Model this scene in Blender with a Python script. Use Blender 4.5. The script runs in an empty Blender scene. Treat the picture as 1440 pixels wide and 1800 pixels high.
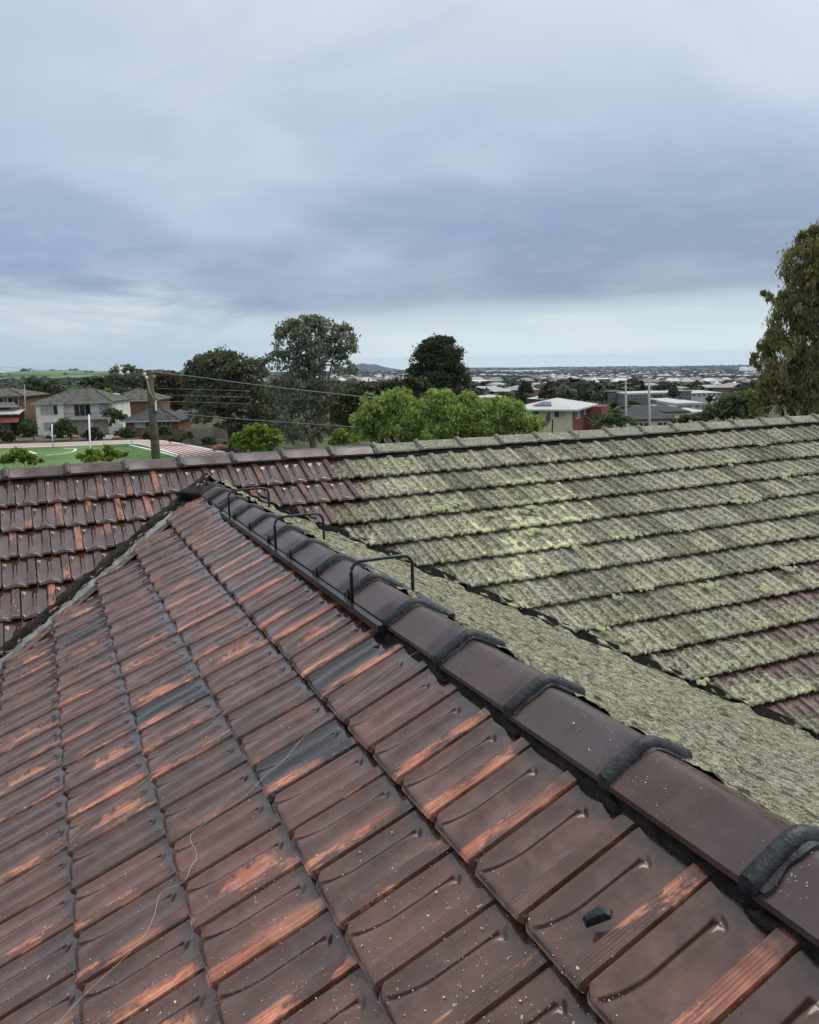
import bpy, bmesh, math, random
import numpy as np
from mathutils import Vector, Matrix

R = math.radians
scene = bpy.context.scene
col = scene.collection
random.seed(7)

# ------------------------------------------------------------------ camera
CAM = Vector((0.0, 0.0, 12.0))
YAW, PITCH, ROLL, FPX = 0.42002, 0.1828, -0.02281, 1442.0
FW = Vector((math.sin(YAW) * math.cos(PITCH), math.cos(YAW) * math.cos(PITCH), -math.sin(PITCH)))
_r0 = Vector((math.cos(YAW), -math.sin(YAW), 0.0))
_u0 = _r0.cross(FW)
RT = _r0 * math.cos(ROLL) + _u0 * math.sin(ROLL)
UP = -_r0 * math.sin(ROLL) + _u0 * math.cos(ROLL)
cam_d = bpy.data.cameras.new('camera')
cam = bpy.data.objects.new('camera', cam_d)
col.objects.link(cam)
m = Matrix((RT, UP, -FW)).transposed().to_4x4()
m.translation = CAM
cam.matrix_world = m
cam_d.sensor_fit = 'HORIZONTAL'
cam_d.sensor_width = 36.0
cam_d.lens = 36.0 * FPX / 1440.0
cam_d.clip_start = 0.05
cam_d.clip_end = 60000
scene.camera = cam

# ------------------------------------------------------------------ world, sun, exposure
SUN_EL, SUN_AZ = R(56), R(78)      # azimuth counted from +Y toward +X
world = bpy.data.worlds.new("World")
scene.world = world
world.use_nodes = True


class N:
    """small helper that writes node trees"""
    def __init__(s, nt):
        s.nt = nt
        nt.nodes.clear()

    def node(s, typ, **kw):
        n = s.nt.nodes.new(typ)
        for k, v in kw.items():
            setattr(n, k, v)
        return n

    def put(s, sock, v):
        if v is None:
            return
        if isinstance(v, bpy.types.NodeSocket):
            s.nt.links.new(v, sock)
        elif isinstance(v, (tuple, list)) and sock.type == 'RGBA':
            sock.default_value = (v[0], v[1], v[2], 1)
        else:
            sock.default_value = v

    def math(s, op, a, b=None, c=None, clamp=False):
        n = s.node('ShaderNodeMath', operation=op, use_clamp=clamp)
        s.put(n.inputs[0], a); s.put(n.inputs[1], b); s.put(n.inputs[2], c)
        return n.outputs[0]

    def add(s, a, b): return s.math('ADD', a, b)
    def sub(s, a, b): return s.math('SUBTRACT', a, b)
    def mul(s, a, b): return s.math('MULTIPLY', a, b)

    def step(s, x, lo, hi, to0=0.0, to1=1.0):
        n = s.node('ShaderNodeMapRange', interpolation_type='SMOOTHSTEP')
        s.put(n.inputs[0], x); s.put(n.inputs[1], lo); s.put(n.inputs[2], hi)
        s.put(n.inputs[3], to0); s.put(n.inputs[4], to1)
        return n.outputs[0]

    def vec(s, x, y, z):
        n = s.node('ShaderNodeCombineXYZ')
        s.put(n.inputs[0], x); s.put(n.inputs[1], y); s.put(n.inputs[2], z)
        return n.outputs[0]

    def sep(s, v):
        n = s.node('ShaderNodeSeparateXYZ')
        s.put(n.inputs[0], v)
        return n.outputs

    def vmath(s, op, a, b=None):
        n = s.node('ShaderNodeVectorMath', operation=op)
        s.put(n.inputs[0], a); s.put(n.inputs[1], b)
        return n.outputs[0]

    def noise(s, v, scale, detail=3, rough=.55, dist=0.0):
        n = s.node('ShaderNodeTexNoise')
        s.put(n.inputs['Vector'], v); n.inputs['Scale'].default_value = scale
        n.inputs['Detail'].default_value = detail; n.inputs['Roughness'].default_value = rough
        n.inputs['Distortion'].default_value = dist
        return n.outputs[0]

    def voro(s, v, scale, rnd=1.0):
        n = s.node('ShaderNodeTexVoronoi')
        s.put(n.inputs['Vector'], v); n.inputs['Scale'].default_value = scale
        n.inputs['Randomness'].default_value = rnd
        return n.outputs

    def mix(s, f, a, b, blend='MIX'):
        n = s.node('ShaderNodeMix', data_type='RGBA', blend_type=blend)
        s.put(n.inputs[0], f); s.put(n.inputs[6], a); s.put(n.inputs[7], b)
        return n.outputs[2]

    def ramp(s, f, stops):
        n = s.node('ShaderNodeValToRGB')
        e = n.color_ramp.elements
        while len(e) < len(stops):
            e.new(0.5)
        for i, (p, c) in enumerate(stops):
            e[i].position = p; e[i].color = (c[0], c[1], c[2], 1)
        s.put(n.inputs[0], f)
        return n.outputs[0]

    def bump(s, h, strength, dist):
        n = s.node('ShaderNodeBump')
        s.put(n.inputs['Height'], h); n.inputs['Strength'].default_value = strength
        n.inputs['Distance'].default_value = dist
        return n.outputs[0]

    def obj(s): return s.node('ShaderNodeTexCoord').outputs['Object']
    def pos(s): return s.node('ShaderNodeNewGeometry').outputs['Position']
    def rnd(s): return s.node('ShaderNodeObjectInfo').outputs['Random']

    def attr(s, name, typ='GEOMETRY'):
        n = s.node('ShaderNodeAttribute', attribute_type=typ, attribute_name=name)
        return n.outputs

    def bsdf(s, color, rough=.6, spec=.5, normal=None, metal=0.0, coat=0.0, coat_rough=.1, trans=None, sheen=0.0):
        p = s.node('ShaderNodeBsdfPrincipled')
        s.put(p.inputs['Base Color'], color); s.put(p.inputs['Roughness'], rough)
        s.put(p.inputs['Specular IOR Level'], spec); s.put(p.inputs['Metallic'], metal)
        s.put(p.inputs['Coat Weight'], coat); s.put(p.inputs['Coat Roughness'], coat_rough)
        if normal is not None:
            s.put(p.inputs['Normal'], normal)
        o = s.node('ShaderNodeOutputMaterial')
        s.nt.links.new(p.outputs[0], o.inputs[0])
        return p


def mat(name):
    mm = bpy.data.materials.new(name)
    mm.use_nodes = True
    return mm, N(mm.node_tree)


def build_world():
    n = N(world.node_tree)
    sky = n.node('ShaderNodeTexSky', sky_type='NISHITA')
    sky.sun_disc = False
    sky.sun_elevation = SUN_EL
    sky.sun_rotation = SUN_AZ
    d = n.node('ShaderNodeTexCoord').outputs['Generated']
    x, y, z = n.sep(d)
    # coordinate across the view (azimuth like) around the heading of the camera
    sx = n.add(n.mul(x, math.cos(YAW)), n.mul(y, -math.sin(YAW)))
    sy = n.add(n.mul(x, math.sin(YAW)), n.mul(y, math.cos(YAW)))
    zc = n.math('MAXIMUM', z, 0.0)
    # clouds lie on a sheet overhead, so they stretch toward the horizon
    k = n.math('DIVIDE', 1.0, n.add(zc, .30))
    px = n.mul(sx, k); py = n.mul(sy, k)
    big = n.noise(n.vec(n.mul(px, 1.3), n.mul(py, 1.7), 3.1), 1.0, 3, .5, .3)
    mid = n.noise(n.vec(n.add(px, n.mul(py, .45)), n.mul(py, 1.1), 7.7), 1.9, 5, .52, .6)
    fine = n.noise(n.vec(n.mul(px, .9), n.mul(py, 1.6), 1.3), 5.5, 6, .58, .5)
    low = n.noise(n.vec(n.mul(sx, 3.2), n.mul(z, 26.0), 5.0), 1.5, 4, .55, .5)
    wob = n.mul(n.sub(n.noise(n.vec(n.mul(sx, 2.2), 0, 0), 1.6, 3, .6), .5), .05)
    zz = n.add(n.add(zc, n.mul(n.sub(mid, .5), .05)), wob)
    # main deck by height
    deck = n.ramp(zz, [(0.0, (.21, .265, .365)), (.06, (.18, .235, .34)), (.13, (.205, .265, .375)), (.21, (.27, .335, .435)), (.31, (.385, .445, .525)), (.42, (.49, .54, .61)), (.62, (.55, .59, .65)), (1.0, (.66, .69, .73))])
    dark = n.mul(n.step(sx, -.34, .22), n.step(z, .25, .09))
    deck = n.mix(n.mul(dark, .78), deck, (.165, .215, .305))
    deck = n.mix(n.mul(n.step(big, .42, .64, 0.0, .44), n.step(z, .05, .20, .25, 1.0)), deck, (.50, .55, .61))
    deck = n.mix(n.step(mid, .46, .70, 0.0, .36), deck, (.235, .295, .405))
    deck = n.mix(n.step(n.noise(n.vec(px, py, 21.0), 1.1, 4, .5, .5), .50, .70, 0.0, .28), deck, (.44, .49, .58))
    deck = n.mix(n.step(fine, .5, .75, 0.0, .14), deck, (.42, .47, .56))
    # lighter clearer band under the edge of the deck
    edge = n.add(.062, n.mul(sx, .02))
    under = n.step(n.add(z, n.mul(n.sub(low, .5), .022)), n.sub(edge, .020), n.add(edge, .012), 1.0, 0.0)
    bandr = n.mix(n.step(z, .0, .06), (.46, .55, .60), (.36, .44, .51))
    bandr = n.mix(n.step(low, .45, .7, 0, .55), bandr, (.49, .56, .59))
    bandl = n.mix(n.step(z, .0, .05), (.30, .40, .50), (.30, .38, .47))
    bandl = n.mix(n.step(low, .42, .68, 0, .6), bandl, (.42, .48, .54))
    band = n.mix(n.step(sx, -.28, .02), bandl, bandr)
    c = n.mix(under, deck, band)
    # streaks of paler cloud low on one side
    str_ = n.mul(n.step(n.noise(n.vec(n.mul(sx, 2.2), n.mul(z, 9.0), 9.0), 1.5, 5, .55, .35), .42, .64), n.step(sx, .02, -.26))
    str_ = n.mul(str_, n.mul(n.step(z, .01, .045), n.step(z, .135, .07)))
    c = n.mix(n.mul(str_, .8), c, (.455, .52, .57))
    c10 = n.mix(1.0, c, (9.3, 9.3, 9.3), 'MULTIPLY')
    fin = n.mix(.93, sky.outputs[0], c10)
    bg = n.node('ShaderNodeBackground')
    n.put(bg.inputs[0], fin)
    bg.inputs[1].default_value = 0.1
    o = n.node('ShaderNodeOutputWorld')
    n.nt.links.new(bg.outputs[0], o.inputs[0])


build_world()
sun_d = bpy.data.lights.new('sun', 'SUN')
sun_d.energy = 1.4
sun_d.angle = R(45)
sun_d.color = (1.0, .95, .88)
sun = bpy.data.objects.new('sun', sun_d)
col.objects.link(sun)
sdir = Vector((math.sin(SUN_AZ) * math.cos(SUN_EL), math.cos(SUN_AZ) * math.cos(SUN_EL), math.sin(SUN_EL)))
sun.rotation_euler = sdir.to_track_quat('Z', 'Y').to_euler()
sun.location = (0, 0, 60)
vs = scene.view_settings
vs.view_transform = 'Standard'
vs.look = 'None'
vs.exposure = 0.68
vs.gamma = 1.0
vs.use_curve_mapping = False
scene.cycles.max_bounces = 6
scene.cycles.diffuse_bounces = 2
scene.cycles.glossy_bounces = 3
scene.cycles.transmission_bounces = 3
scene.cycles.volume_bounces = 1
scene.cycles.caustics_reflective = False
scene.cycles.caustics_refractive = False


# ------------------------------------------------------------------ helpers
def ray(px, py):
    return FW + RT * ((px - 720) / FPX) - UP * ((py - 900) / FPX)


def at(px, py, dist):
    """point seen at a pixel of the photograph, dist metres ahead"""
    return CAM + ray(px, py) * dist


def at_z(px, py, z):
    d = ray(px, py)
    return CAM + d * ((z - CAM.z) / d.z)


def horiz(px):
    """row of the eye level line at a column"""
    lo, hi = 400.0, 900.0
    for _ in range(30):
        mid = (lo + hi) / 2
        if ray(px, mid).z > 0: lo = mid
        else: hi = mid
    return lo


def flat(px, dist):
    """point on the ground plan at a column, dist metres ahead"""
    p = at(px, horiz(px), dist)
    return Vector((p.x, p.y, 0))


def at_plane(px, py, p0, nrm):
    d = ray(px, py)
    return CAM + d * ((p0 - CAM).dot(nrm) / d.dot(nrm))


HR = Vector((math.cos(YAW), -math.sin(YAW), 0))   # level, to the right
HF = Vector((math.sin(YAW), math.cos(YAW), 0))    # level, ahead


def props(o, label=None, cat=None, group=None, kind=None):
    if label: o['label'] = label
    if cat: o['category'] = cat
    if group: o['group'] = group
    if kind: o['kind'] = kind
    return o


def link(o, parent=None):
    col.objects.link(o)
    if parent is not None:
        o.parent = parent
    return o


def empty(name, loc=(0, 0, 0), rotz=0.0):
    o = bpy.data.objects.new(name, None)
    o.empty_display_size = .3
    o.location = loc
    o.rotation_euler = (0, 0, rotz)
    return link(o)


class MB:
    def __init__(s):
        s.v = []; s.f = []; s.m = []

    def quad(s, a, b, c, d, mi=0):
        i = len(s.v); s.v += [a, b, c, d]; s.f.append((i, i + 1, i + 2, i + 3)); s.m.append(mi)

    def tri(s, a, b, c, mi=0):
        i = len(s.v); s.v += [a, b, c]; s.f.append((i, i + 1, i + 2)); s.m.append(mi)

    def box(s, x0, y0, z0, x1, y1, z1, mi=0):
        i = len(s.v)
        s.v += [(x0, y0, z0), (x1, y0, z0), (x1, y1, z0), (x0, y1, z0), (x0, y0, z1), (x1, y0, z1), (x1, y1, z1), (x0, y1, z1)]
        for f in ((0, 3, 2, 1), (4, 5, 6, 7), (0, 1, 5, 4), (1, 2, 6, 5), (2, 3, 7, 6), (3, 0, 4, 7)):
            s.f.append(tuple(i + q for q in f)); s.m.append(mi)
        return s

    def tube(s, pts, rad, n=8, mi=0, cap=True):
        pts = [Vector(p) for p in pts]
        if not isinstance(rad, (list, tuple)): rad = [rad] * len(pts)
        rings = []
        up = Vector((0, 0, 1))
        for i, p in enumerate(pts):
            t = (pts[min(i + 1, len(pts) - 1)] - pts[max(i - 1, 0)]).normalized()
            a = t.cross(up)
            if a.length < .05: a = t.cross(Vector((1, 0, 0)))
            a.normalize(); b = t.cross(a).normalized()
            k = len(s.v)
            for j in range(n):
                an = 2 * math.pi * j / n
                s.v.append(p + (a * math.cos(an) + b * math.sin(an)) * rad[i])
            rings.append(k)
        for q in range(len(rings) - 1):
            for j in range(n):
                j2 = (j + 1) % n
                s.f.append((rings[q] + j, rings[q + 1] + j, rings[q + 1] + j2, rings[q] + j2)); s.m.append(mi)
        if cap:
            s.f.append(tuple(rings[0] + j for j in range(n))); s.m.append(mi)
            s.f.append(tuple(rings[-1] + j for j in reversed(range(n)))); s.m.append(mi)
        return s

    def mesh(s, name, mats, smooth=False):
        me = bpy.data.meshes.new(name)
        me.from_pydata([tuple(v) for v in s.v], [], s.f)
        for mm in mats: me.materials.append(mm)
        if len(mats) > 1: me.polygons.foreach_set('material_index', s.m)
        if smooth: me.polygons.foreach_set('use_smooth', [True] * len(s.f))
        me.update()
        return me

    def build(s, name, mats, parent=None, smooth=False):
        if not isinstance(mats, (list, tuple)): mats = [mats]
        o = bpy.data.objects.new(name, s.mesh(name, mats, smooth))
        return link(o, parent)


def np_mesh(name, V, F, mats, smooth=True, mi=None):
    """V (n,3), F (m,k) arrays"""
    me = bpy.data.meshes.new(name)
    k = F.shape[1]
    me.vertices.add(len(V)); me.vertices.foreach_set('co', np.asarray(V, np.float32).ravel())
    me.loops.add(F.size); me.loops.foreach_set('vertex_index', F.astype(np.int32).ravel())
    me.polygons.add(len(F))
    me.polygons.foreach_set('loop_start', np.arange(0, F.size, k, dtype=np.int32))
    for mm in mats: me.materials.append(mm)
    if mi is not None: me.polygons.foreach_set('material_index', np.asarray(mi, np.int32))
    me.polygons.foreach_set('use_smooth', np.full(len(F), smooth))
    me.update(calc_edges=True)
    return me


def vnoise(x, y, seed, octaves=4, rough=.6):
    """smooth numpy noise, about -1..1"""
    rs = np.random.RandomState(seed)
    out = np.zeros(np.broadcast(x, y).shape); amp = 1.0; tot = 0
    fr = 1.0
    for o in range(octaves):
        acc = 0
        for k in range(5):
            a = rs.uniform(0, 2 * np.pi); ph = rs.uniform(0, 2 * np.pi); f = fr * rs.uniform(.7, 1.4)
            acc = acc + np.sin((x * np.cos(a) + y * np.sin(a)) * f + ph + 1.3 * np.sin((x * np.sin(a) - y * np.cos(a)) * f * .7 + ph * 2))
        out += amp * acc / 2.6; tot += amp
        amp *= rough; fr *= 2.1
    return out / tot


# ------------------------------------------------------------------ materials
def simple(name, c, rough=.6, spec=.4, var=.25, scale=3.0, bump=0.0, metal=0.0, bscale=40.0, coat=0.0):
    mm, n = mat(name)
    p = n.pos()
    f = n.noise(p, scale, 4, .6)
    g = n.noise(p, scale * 7, 3, .6)
    k = n.add(n.mul(f, .65), n.mul(g, .35))
    lo = tuple(q * (1 - var) for q in c); hi = tuple(min(1, q * (1 + var)) for q in c)
    colr = n.mix(n.step(k, .35, .65), lo, hi)
    nm = n.bump(n.noise(p, bscale, 4, .6), bump, .02) if bump else None
    n.bsdf(colr, rough, spec, nm, metal, coat)
    return mm


def make_glazed():
    mm, n = mat('glazed_terracotta')
    P = n.obj(); x, y, z = n.sep(P)
    u = n.mul(x, 1 / .215); v = n.mul(y, 1 / .3208)
    r = n.rnd()
    fr = lambda k: n.math('FRACT', n.mul(r, k))
    off = n.vec(n.mul(r, 91.0), n.mul(r, 57.0), n.mul(r, 33.0))
    po = n.vmath('ADD', P, off)
    a = n.noise(po, 8.0, 4, .6, .4)
    c = n.mix(n.step(a, .35, .68), (.068, .0245, .0145), (.158, .068, .045))
    # cloudy kiln flashing
    b = n.noise(n.vmath('ADD', po, (5, 1, 2)), 14.0, 3, .55)
    c = n.mix(n.step(b, .50, .70, 0, .5), c, (.165, .088, .064))
    c = n.mix(n.step(fr(7.13), 0, 1, 0, .45), c, (.050, .023, .017))
    blk = n.math('LESS_THAN', fr(13.7), .025)
    c = n.mix(n.mul(blk, .85), c, (.012, .016, .020))
    red = n.math('LESS_THAN', fr(19.3), .10)
    c = n.mix(n.mul(red, .35), c, (.15, .050, .034))
    # lengthwise scorch lines
    st = n.noise(n.vmath('ADD', n.vmath('MULTIPLY', P, (160, 5, 1)), off), 1.0, 3, .6)
    c = n.mix(n.step(st, .55, .72, 0, .35), c, (.030, .017, .014))
    # bare orange clay where the glaze is thin: on the ribbed roll ...
    on = n.noise(n.vmath('ADD', n.vmath('MULTIPLY', P, (8, 2.6, 1)), n.vmath('MULTIPLY', off, (1.7, 1.3, 1))), 1.0, 7, .72)
    roll = n.mul(n.step(u, .73, .79), n.step(u, .99, .955))
    m1 = n.mul(n.mul(roll, n.step(on, .485, .545)), n.math('LESS_THAN', fr(3.77), .50))
    on2 = n.noise(n.vmath('ADD', n.vmath('MULTIPLY', P, (6, 3.2, 1)), n.vmath('MULTIPLY', off, (2.3, .7, 1))), 1.0, 2, .5)
    m0 = n.mul(n.mul(n.step(u, .50, .80), n.step(u, .99, .95)), n.mul(n.step(on2, .50, .66), n.math('LESS_THAN', fr(8.9), .45)))
    m1 = n.math('MAXIMUM', m1, n.mul(m0, .62))
    # ... in a soft patch on the pan ...
    du = n.sub(u, .56); dv = n.sub(v, n.add(.35, n.mul(fr(29.0), .35)))
    rr = n.math('SQRT', n.add(n.mul(n.mul(du, du), 22.0), n.mul(n.mul(dv, dv), 9.0)))
    m2 = n.mul(n.step(n.add(rr, n.mul(n.sub(n.noise(po, 20.0, 6, .72), .5), 3.0)), .95, .55), n.math('LESS_THAN', fr(5.31), .11))
    m2 = n.mul(m2, n.math('GREATER_THAN', n.attr('orange', 'OBJECT')[2], .97))
    # ... and as a thin worn arris along the side of the roll
    en = n.noise(n.vmath('ADD', n.vmath('MULTIPLY', P, (26, 5, 1)), off), 1.0, 3, .6)
    m3 = n.mul(n.mul(n.step(u, .950, .962), n.step(u, .980, .968)), n.step(en, .54, .62))
    m3 = n.mul(m3, n.math('GREATER_THAN', fr(11.1), .35))
    org = n.math('MAXIMUM', n.math('MAXIMUM', m1, n.mul(m2, .75)), n.mul(m3, .8))
    lines = n.step(n.noise(n.vmath('MULTIPLY', po, (220, 6, 1)), 1.0, 2, .5), .38, .6, .45, 1.0)
    fine = n.noise(po, 160.0, 2, .6)
    oc = n.mix(n.step(a, .35, .65), (.50, .14, .065), (.74, .29, .15))
    strength = n.attr('orange', 'OBJECT')[2]
    c = n.mix(n.mul(n.mul(n.mul(org, lines), n.step(fine, .2, .5, .7, 1)), strength), c, oc)
    c = n.mix(n.math('MULTIPLY', n.math('LESS_THAN', n.attr('orange', 'OBJECT')[2], .97), n.mul(n.sub(1.0, n.mul(org, lines)), .55)), c, (.052, .027, .021))
    # dark brown, duller band along the channel beside the centre rib and at its head
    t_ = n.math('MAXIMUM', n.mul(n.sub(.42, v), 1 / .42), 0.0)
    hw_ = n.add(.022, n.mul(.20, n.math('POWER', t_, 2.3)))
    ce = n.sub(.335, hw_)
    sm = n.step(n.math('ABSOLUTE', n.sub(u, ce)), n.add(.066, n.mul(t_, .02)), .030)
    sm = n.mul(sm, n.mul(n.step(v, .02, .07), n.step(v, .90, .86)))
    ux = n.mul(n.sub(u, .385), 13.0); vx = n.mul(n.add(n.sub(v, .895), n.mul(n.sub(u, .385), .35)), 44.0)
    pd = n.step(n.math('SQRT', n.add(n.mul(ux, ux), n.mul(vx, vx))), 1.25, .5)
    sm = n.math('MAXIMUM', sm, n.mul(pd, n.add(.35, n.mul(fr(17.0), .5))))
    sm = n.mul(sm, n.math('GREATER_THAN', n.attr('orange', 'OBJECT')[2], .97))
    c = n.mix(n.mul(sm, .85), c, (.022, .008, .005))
    gl = n.mul(n.mul(n.step(n.math('ABSOLUTE', n.sub(u, .865)), .092, .080), n.step(n.math('COSINE', n.mul(n.sub(u, .865), 149.6)), .35, .85)), n.step(v, .95, .92))
    c = n.mix(n.mul(gl, .55), c, (.020, .009, .006))
    # dirt washed down under the course above
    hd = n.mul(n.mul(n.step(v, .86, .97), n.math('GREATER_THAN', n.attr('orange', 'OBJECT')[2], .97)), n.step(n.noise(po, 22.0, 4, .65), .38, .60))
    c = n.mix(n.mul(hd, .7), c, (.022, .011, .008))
    # mossy grime caught along the laps
    gm = n.mul(n.step(n.math('ABSOLUTE', n.sub(u, .012)), .022, .006), n.step(n.noise(po, 17.0, 4, .7), .54, .62))
    c = n.mix(n.mul(gm, .8), c, (.040, .042, .020))
    # pits and dark specks
    pit = n.voro(po, 75.0)[0]
    c = n.mix(n.mul(n.step(pit, .13, .07), n.step(n.noise(po, 30, 2), .52, .6)), c, (.012, .008, .007))
    # pale crusts beginning to grow
    lich = n.attr('lichen', 'OBJECT')[2]
    W_ = n.pos()
    sp = n.noise(W_, 90.0, 3, .65); sp2 = n.noise(W_, 14.0, 3, .6)
    lm = n.step(n.add(sp, n.mul(sp2, .6)), n.sub(1.16, n.mul(lich, .34)), n.sub(1.22, n.mul(lich, .34)))
    lm = n.mul(lm, n.step(lich, 0.0, .05))
    c = n.mix(lm, c, (.34, .35, .25))
    wet = n.noise(po, 11.0, 3, .5, .3)
    ro = n.add(n.step(wet, .35, .7, .08, .30), n.mul(org, .12))
    ro = n.add(ro, n.mul(lm, .4))
    h = n.add(n.mul(n.noise(po, 24.0, 3, .5), 1.0), n.mul(n.noise(po, 260.0, 2, .6), .10))
    h = n.add(h, n.mul(lm, .5))
    nm = n.bump(h, .35, .006)
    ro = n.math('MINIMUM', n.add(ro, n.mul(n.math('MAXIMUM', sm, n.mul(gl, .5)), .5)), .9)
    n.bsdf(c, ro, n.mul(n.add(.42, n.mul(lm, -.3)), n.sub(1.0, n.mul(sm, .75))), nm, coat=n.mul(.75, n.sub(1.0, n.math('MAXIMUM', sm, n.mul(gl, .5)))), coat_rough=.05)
    return mm


def lichen_colour(n, P, rel, v=None, streak=(90, 8, 90)):
    """grey green crust colour and a relief height"""
    a = n.noise(P, 4.5, 4, .6, .3)
    b = n.noise(P, 34.0, 4, .65)
    s = n.noise(n.vmath('MULTIPLY', rel, streak), 1.0, 3, .6)
    f = n.noise(P, 170.0, 3, .7)
    k = n.add(n.add(n.mul(b, .50), n.mul(s, .18)), n.mul(f, .32))
    c = n.ramp(k, [(.37, (.022, .021, .012)), (.44, (.108, .102, .060)), (.50, (.235, .226, .155)), (.57, (.43, .415, .32)), (.68, (.70, .68, .58))])
    c = n.mix(n.step(a, .42, .66, 0, .45), c, n.mix(n.step(k, .4, .62), (.060, .060, .030), (.34, .33, .205)))
    g = n.noise(n.vmath('ADD', P, (9, 3, 4)), 2.2, 3, .6)
    c = n.mix(n.step(g, .52, .72, 0, .55), c, n.mix(n.step(k, .4, .62), (.085, .085, .075), (.50, .50, .44)))
    dk = n.noise(n.vmath('ADD', P, (3, 7, 2)), 13.0, 4, .7, .4)
    c = n.mix(n.step(dk, .57, .68, 0, .6), c, (.060, .056, .038))
    return c, k, a, b, f


def make_lichen():
    mm, n = mat('lichen_crusted_terracotta')
    P = n.pos(); O = n.obj(); x, y, z = n.sep(O)
    v = n.mul(y, 1 / .3208)
    c, k, a, b, f = lichen_colour(n, P, O, None, (55, 12, 60))
    u = n.mul(x, 1 / (.215 * .990))
    cr = n.math('MAXIMUM', n.mul(n.step(u, .72, .77), n.step(u, .98, .93)), n.mul(n.step(u, .33, .36), n.step(u, .42, .39)))
    cr = n.mul(cr, n.step(n.noise(n.vmath('MULTIPLY', O, (30, 9, 9)), 1.0, 3, .6), .35, .6, .15, .75))
    c = n.mix(cr, c, n.mix(b, (.14, .14, .09), (.52, .52, .40)))
    sm_ = n.step(n.math('ABSOLUTE', n.sub(u, .855)), .012, .004)
    c = n.mix(n.mul(sm_, .5), c, (.07, .065, .045))
    # yellow rosettes, gathered in a drift and along the drip edges
    px, py, pz = n.sep(P)
    ctr = YELLOW
    dx = n.sub(px, ctr[0]); dy = n.sub(py, ctr[1])
    d1 = n.add(n.mul(dx, .72), n.mul(dy, .69)); d2 = n.add(n.mul(dx, -.69), n.mul(dy, .72))
    dd = n.math('SQRT', n.add(n.mul(n.mul(d1, d1), .55), n.mul(n.mul(d2, d2), 5.0)))
    near = n.step(dd, 1.5, .1)
    yn = n.noise(n.vmath('ADD', P, (2, 8, 1)), 11.0, 5, .68, .5)
    yn2 = n.noise(n.vmath('ADD', P, (2, 8, 1)), 2.7, 2, .5)
    edge = n.step(v, .30, .0, 0, .10)
    th = n.sub(n.sub(.705, n.mul(near, .20)), edge)
    ym = n.step(n.add(yn, n.mul(n.sub(yn2, .5), .42)), n.sub(th, .012), n.add(th, .02))
    c = n.mix(n.mul(ym, .9), c, n.mix(b, (.33, .34, .17), (.78, .78, .52)))
    rt = n.rnd()
    c = n.mix(1.0, c, n.ramp(rt, [(0, (.66, .66, .62)), (.5, (.98, .97, .95)), (1, (1.3, 1.27, 1.2))]), 'MULTIPLY')
    # white disc crusts
    vo = n.voro(n.vmath('ADD', P, n.vec(0, 0, n.mul(b, .02))), 24.0)
    wm = n.mul(n.step(vo[0], .34, .26), n.step(n.noise(P, 3.4, 2), .56, .63))
    c = n.mix(n.mul(wm, .6), c, (.46, .47, .40))
    # glazed clay still showing
    bare = n.attr('bare', 'OBJECT')[2]
    bn = n.noise(P, 26.0, 5, .65, .3)
    bm = n.step(n.add(n.add(n.mul(bn, .9), n.mul(v, .42)), n.mul(bare, .42)), 1.0, 1.06)
    bm = n.mul(bm, n.step(bare, .02, .1))
    sp = n.mul(n.step(n.voro(P, 38.0)[0], .30, .24), n.step(n.noise(P, 9.0, 2), .45, .55))
    bm = n.mul(bm, n.sub(1.0, sp))
    c = n.mix(bm, c, n.mix(n.noise(P, 7, 2), (.05, .022, .018), (.11, .045, .038)))
    ro = n.add(.92, n.mul(bm, -.65))
    h = n.add(n.add(n.mul(b, .5), n.mul(f, .5)), n.add(n.mul(ym, .9), n.mul(bm, -.6)))
    nm = n.bump(h, .8, .008)
    n.bsdf(c, ro, n.add(.15, n.mul(bm, .4)), nm)
    return mm


def make_lichen_slope():
    mm, n = mat('lichen_crust_slope')
    P = n.pos()
    c, k, a, b, f = lichen_colour(n, P, P, streak=(14, 60, 30))
    yn = n.noise(n.vmath('ADD', P, (4, 2, 1)), 8.0, 5, .7, .5)
    c = n.mix(n.step(yn, .58, .68, 0, .6), c, (.45, .48, .22))
    dn = n.noise(n.vmath('MULTIPLY', P, (22, 9, 20)), 1.0, 5, .7)
    c = n.mix(n.step(f, .50, .64, 0, .7), c, (.56, .57, .40))
    c = n.mix(n.step(dn, .53, .62, 0, .85), c, (.045, .042, .028))
    nm = n.bump(n.add(b, n.mul(f, .8)), 1.0, .012)
    n.bsdf(c, .95, .1, nm)
    return mm


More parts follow.
